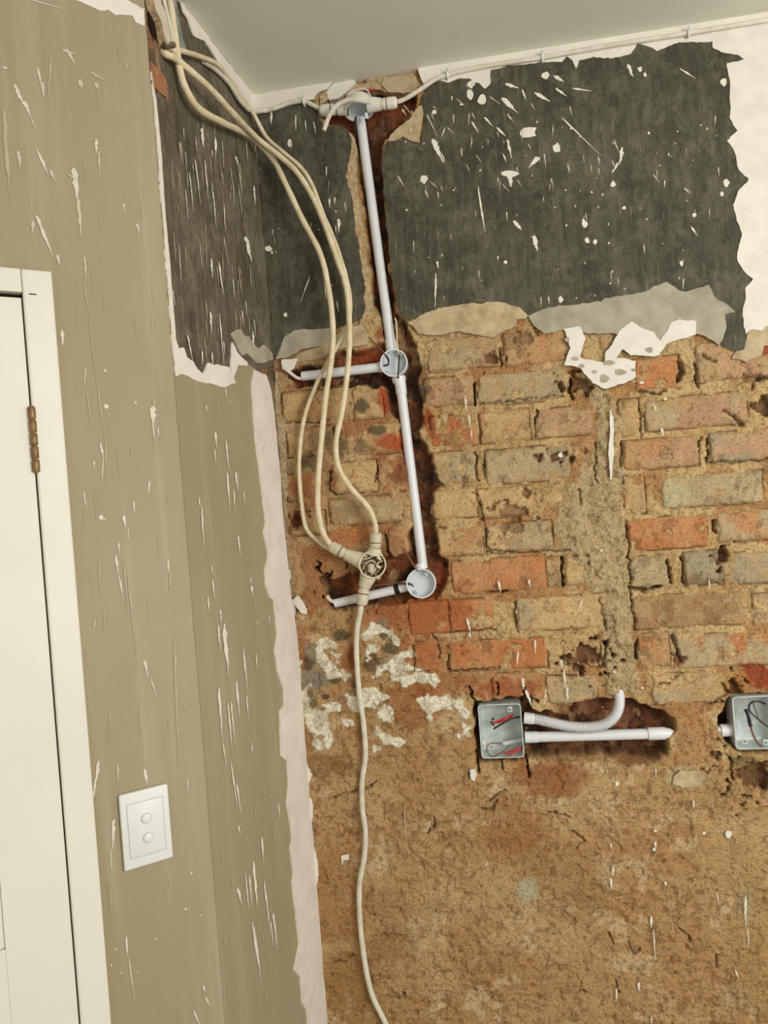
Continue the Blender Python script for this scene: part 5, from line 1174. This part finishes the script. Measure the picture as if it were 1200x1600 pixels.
# ------------------------------------------------------------------ galvanised wall boxes with wires and conduit
def rrect(u0, u1, z0, z1, r, n=5):
    out = []
    for cx, cz, a0 in ((u1 - r, z1 - r, 0), (u0 + r, z1 - r, 90), (u0 + r, z0 + r, 180), (u1 - r, z0 + r, 270)):
        for k in range(n + 1):
            a = math.radians(a0 + 90 * k / n)
            out.append((cx + math.cos(a) * r, cz + math.sin(a) * r))
    return out
def wall_box(label, px0, py0, px1, py1, front, depth, lugs, knock):
    u0, z1 = C.uv(px0, py0, front); u1, z0 = C.uv(px1, py1, front)
    t = thing('metal_wall_box', label, 'socket box', C.pt((u0 + u1) / 2, z0, front - depth))
    th = .0024
    lo = [(rrect(u0, u1, z0, z1, .009), front), (rrect(u0, u1, z0, z1, .009), front - depth)]
    li = [(rrect(u0 + th, u1 - th, z0 + th, z1 - th, .0078), front), (rrect(u0 + th, u1 - th, z0 + th, z1 - th, .0078), front - depth + .008), (rrect(u0 + th + .003, u1 - th - .003, z0 + th + .003, z1 - th - .003, .006), front - depth + .0035), (rrect(u0 + th + .006, u1 - th - .006, z0 + th + .006, z1 - th - .006, .005), front - depth + .002)]
    mb = MB(); n = len(lo[0][0])
    V = [C.pt(u, z, o) for ring, o in ([lo[1], lo[0]] + li) for u, z in ring]
    Fc = []
    for i in range(5):
        for k in range(n):
            Fc.append([i * n + k, i * n + (k + 1) % n, (i + 1) * n + (k + 1) % n, (i + 1) * n + k])
    Fc.append([k for k in range(n)]); Fc.append([5 * n + k for k in range(n)])
    mb.add(V, Fc)
    mb.build('box_body', galv, t, True, auto=50)
    for kx, ky, r in knock:
        ku, kz = C.uv(kx, ky, front - depth)
        mb = MB(); mb.lathe(C.pt(ku, kz, front - depth + .0018), C.n, [(0, r), (.0010, r * .97), (.0010, r * .90), (.0004, r * .88), (.0004, .0004)], 28, close=False)
        mb.build('knockout', galv, t, True)
    for lx, ly in lugs:
        lu, lz = C.uv(lx, ly, front)
        mb = MB(); mb.box(C, lu - .0055, lu + .0055, lz - .0065, lz + .0065, front - .009, front - .0076)
        mb.build('fixing_lug', galv, t, bevel=.0007)
        mb = MB(); mb.lathe(C.pt(lu, lz, front - .0078), C.n, [(0, .0030), (.0014, .0030), (.0014, .0018), (.0004, .0016), (.0004, .0003)], 14, mis=[0, 0, 1, 1], close=False)
        lug = mb.build('screw_hole', [galv, tape], t, True)
    return t
FR = .006
wall_box('galvanised steel socket box with red-tipped wires, left end of the two-pipe chase', 746, 1101.5, 820, 1183.5, FR, .050, [(797, 1110), (768, 1169)], [(785, 1147, .0092)])
wall_box('galvanised steel socket box with black wires at the right edge of the brick wall', 1143.5, 1089, 1222, 1169.5, FR, .050, [(1166, 1160), (1199, 1162)], [(1180, 1128, .0092)])
def wpts(pts, f=FR):
    return [(x, y, f + o) for x, y, o in pts]
wire('red wire with pale tip across the upper part of the left socket box', wpts([(802, 1117, -.020), (792, 1121, -.010), (780, 1126, -.006), (769, 1131, -.004)]), .0022, red_wire, ends=.004)
wire('second red wire just under the first one in the left socket box', wpts([(800, 1120, -.024), (794, 1124, -.014), (785, 1127, -.010), (776, 1130, -.009)]), .0022, red_wire)
wire('black wire slanting below the red wires in the left socket box', wpts([(812, 1120, -.024), (800, 1123, -.014), (786, 1130, -.008), (771, 1139, -.005)]), .0023, black_wire)
wire('brown wire looping round the bottom left of the left socket box', wpts([(795, 1166, -.004), (785, 1175, -.002), (770, 1182, -.002), (762, 1176, -.004), (761, 1166, -.010), (770, 1161, -.016), (785, 1162, -.022)]), .0014, brown_wire)
wire('red wire resting on the bottom edge of the left socket box', wpts([(817, 1167, -.010), (808, 1170, -.003), (798, 1174, .0), (788, 1177, .001)]), .0023, red_wire, ends=.005)
wire('shorter red wire beside the box rim in the left socket box', wpts([(816, 1171, -.010), (808, 1174, -.002), (800, 1177, .001), (794, 1181, .002)]), .0021, red_wire, ends=.006)
t = conduit('conduit_stub', 'grey-white pipe end poking into the left socket box', (786, 1162, FR - .036), (822, 1155, FR - .034), .0048)
wire('thick black wire with brown tail hanging in the right socket box', wpts([(1165, 1108, -.016), (1169, 1118, -.010), (1171, 1128, -.008), (1173, 1135, -.007)]), .0040, black_wire)
wire('brown wire continuing down from the thick black wire in the right socket box', wpts([(1172, 1132, -.009), (1176, 1146, -.008), (1182, 1158, -.006), (1190, 1166, -.006)]), .0024, brown_wire)
wire('black wire loop at the top of the right socket box', wpts([(1196, 1100, -.018), (1185, 1096, -.010), (1175, 1097, -.008), (1170, 1104, -.010), (1173, 1113, -.012), (1184, 1123, -.010), (1196, 1133, -.010), (1206, 1138, -.012)]), .0020, black_wire)
wire('thin brown wire crossing the black loop in the right socket box', wpts([(1177, 1097, -.022), (1179, 1106, -.016), (1183, 1116, -.014), (1184, 1121, -.014)]), .0014, brown_wire)
conduit('electrical_conduit', 'level white conduit with a socket coupling right of the left socket box', (820, 1152, -.018), (1014, 1146.5, -.018), .0118, [(.0, .030, .0130)])
a, b = C.on(1012, 1146.5, -.018), C.on(1040, 1145.5, -.018)
t = thing('pipe_coupling', 'white pipe coupling with a broken pipe tip at the right end of the level conduit', 'coupling', a)
d = b - a; L = d.length
mb = MB(); mb.lathe(a, d, [(0, .0118), (0, .0142), (L * .92, .0142), (L, .0134), (L, .011)], 24)
mb.build('socket', pvc, t, True)
mb = MB(); mb.lathe(b - d * .1, d, [(0, .0118), (L * .3, .0116), (L * .52, .0070), (L * .62, .0022), (L * .62, .0004)], 16)
mb.build('broken_tip', pvc, t, True)
a, b = C.on(1144, 1140.5, -.018), C.on(1121, 1141.5, -.018)
t = thing('conduit_stub', 'short white conduit stub on the left side of the right socket box', 'conduit', a)
d = b - a; L = d.length
mb = MB(); mb.lathe(a, d, [(0, .0110), (0, .0138), (L * .8, .0138), (L * .8, .0110)], 24); mb.build('coupling', pvc, t, True)
mb = MB(); mb.lathe(a + d * .7, d, [(0, .0100), (L * .4, .0100), (L * .4, .0078)], 20); mb.build('pipe', pvc, t, True)
# corrugated hose
P = spline(cpts([(828, 1122.5, -.014), (840, 1124, -.012), (858, 1128, -.008), (880, 1133, -.004), (902, 1136, -.002), (925, 1136, -.002), (944, 1132, -.002), (958, 1122, -.002), (966, 1108, -.002), (968, 1094, -.004), (967, 1082, -.008), (965, 1074, -.016)]), 20)
t = thing('corrugated_conduit', 'white corrugated flexible conduit bending up out of the left socket box', 'conduit', P[0])
seg = []; acc = 0.0; step = .00085
for i in range(len(P) - 1):
    l = (P[i + 1] - P[i]).length
    while acc < l:
        seg.append(P[i] + (P[i + 1] - P[i]) * (acc / l)); acc += step
    acc -= l
pr = (.0094, .0118, .0122, .0122, .0098)
mb = MB(); mb.tube(seg, [pr[i % 5] for i in range(len(seg))], 16)
mb.build('ribbed_hose', pvc, t, True, auto=80)
mb = MB(); d = P[8] - P[0]; d0 = C.on(819, 1121.5, -.015)
mb.lathe(d0, P[2] - d0, [(0, .0118), (0, .0132), ((P[2] - d0).length, .0130), ((P[2] - d0).length + .008, .0124), ((P[2] - d0).length + .008, .011)], 22)
mb.build('hose_end', pvc, t, True)
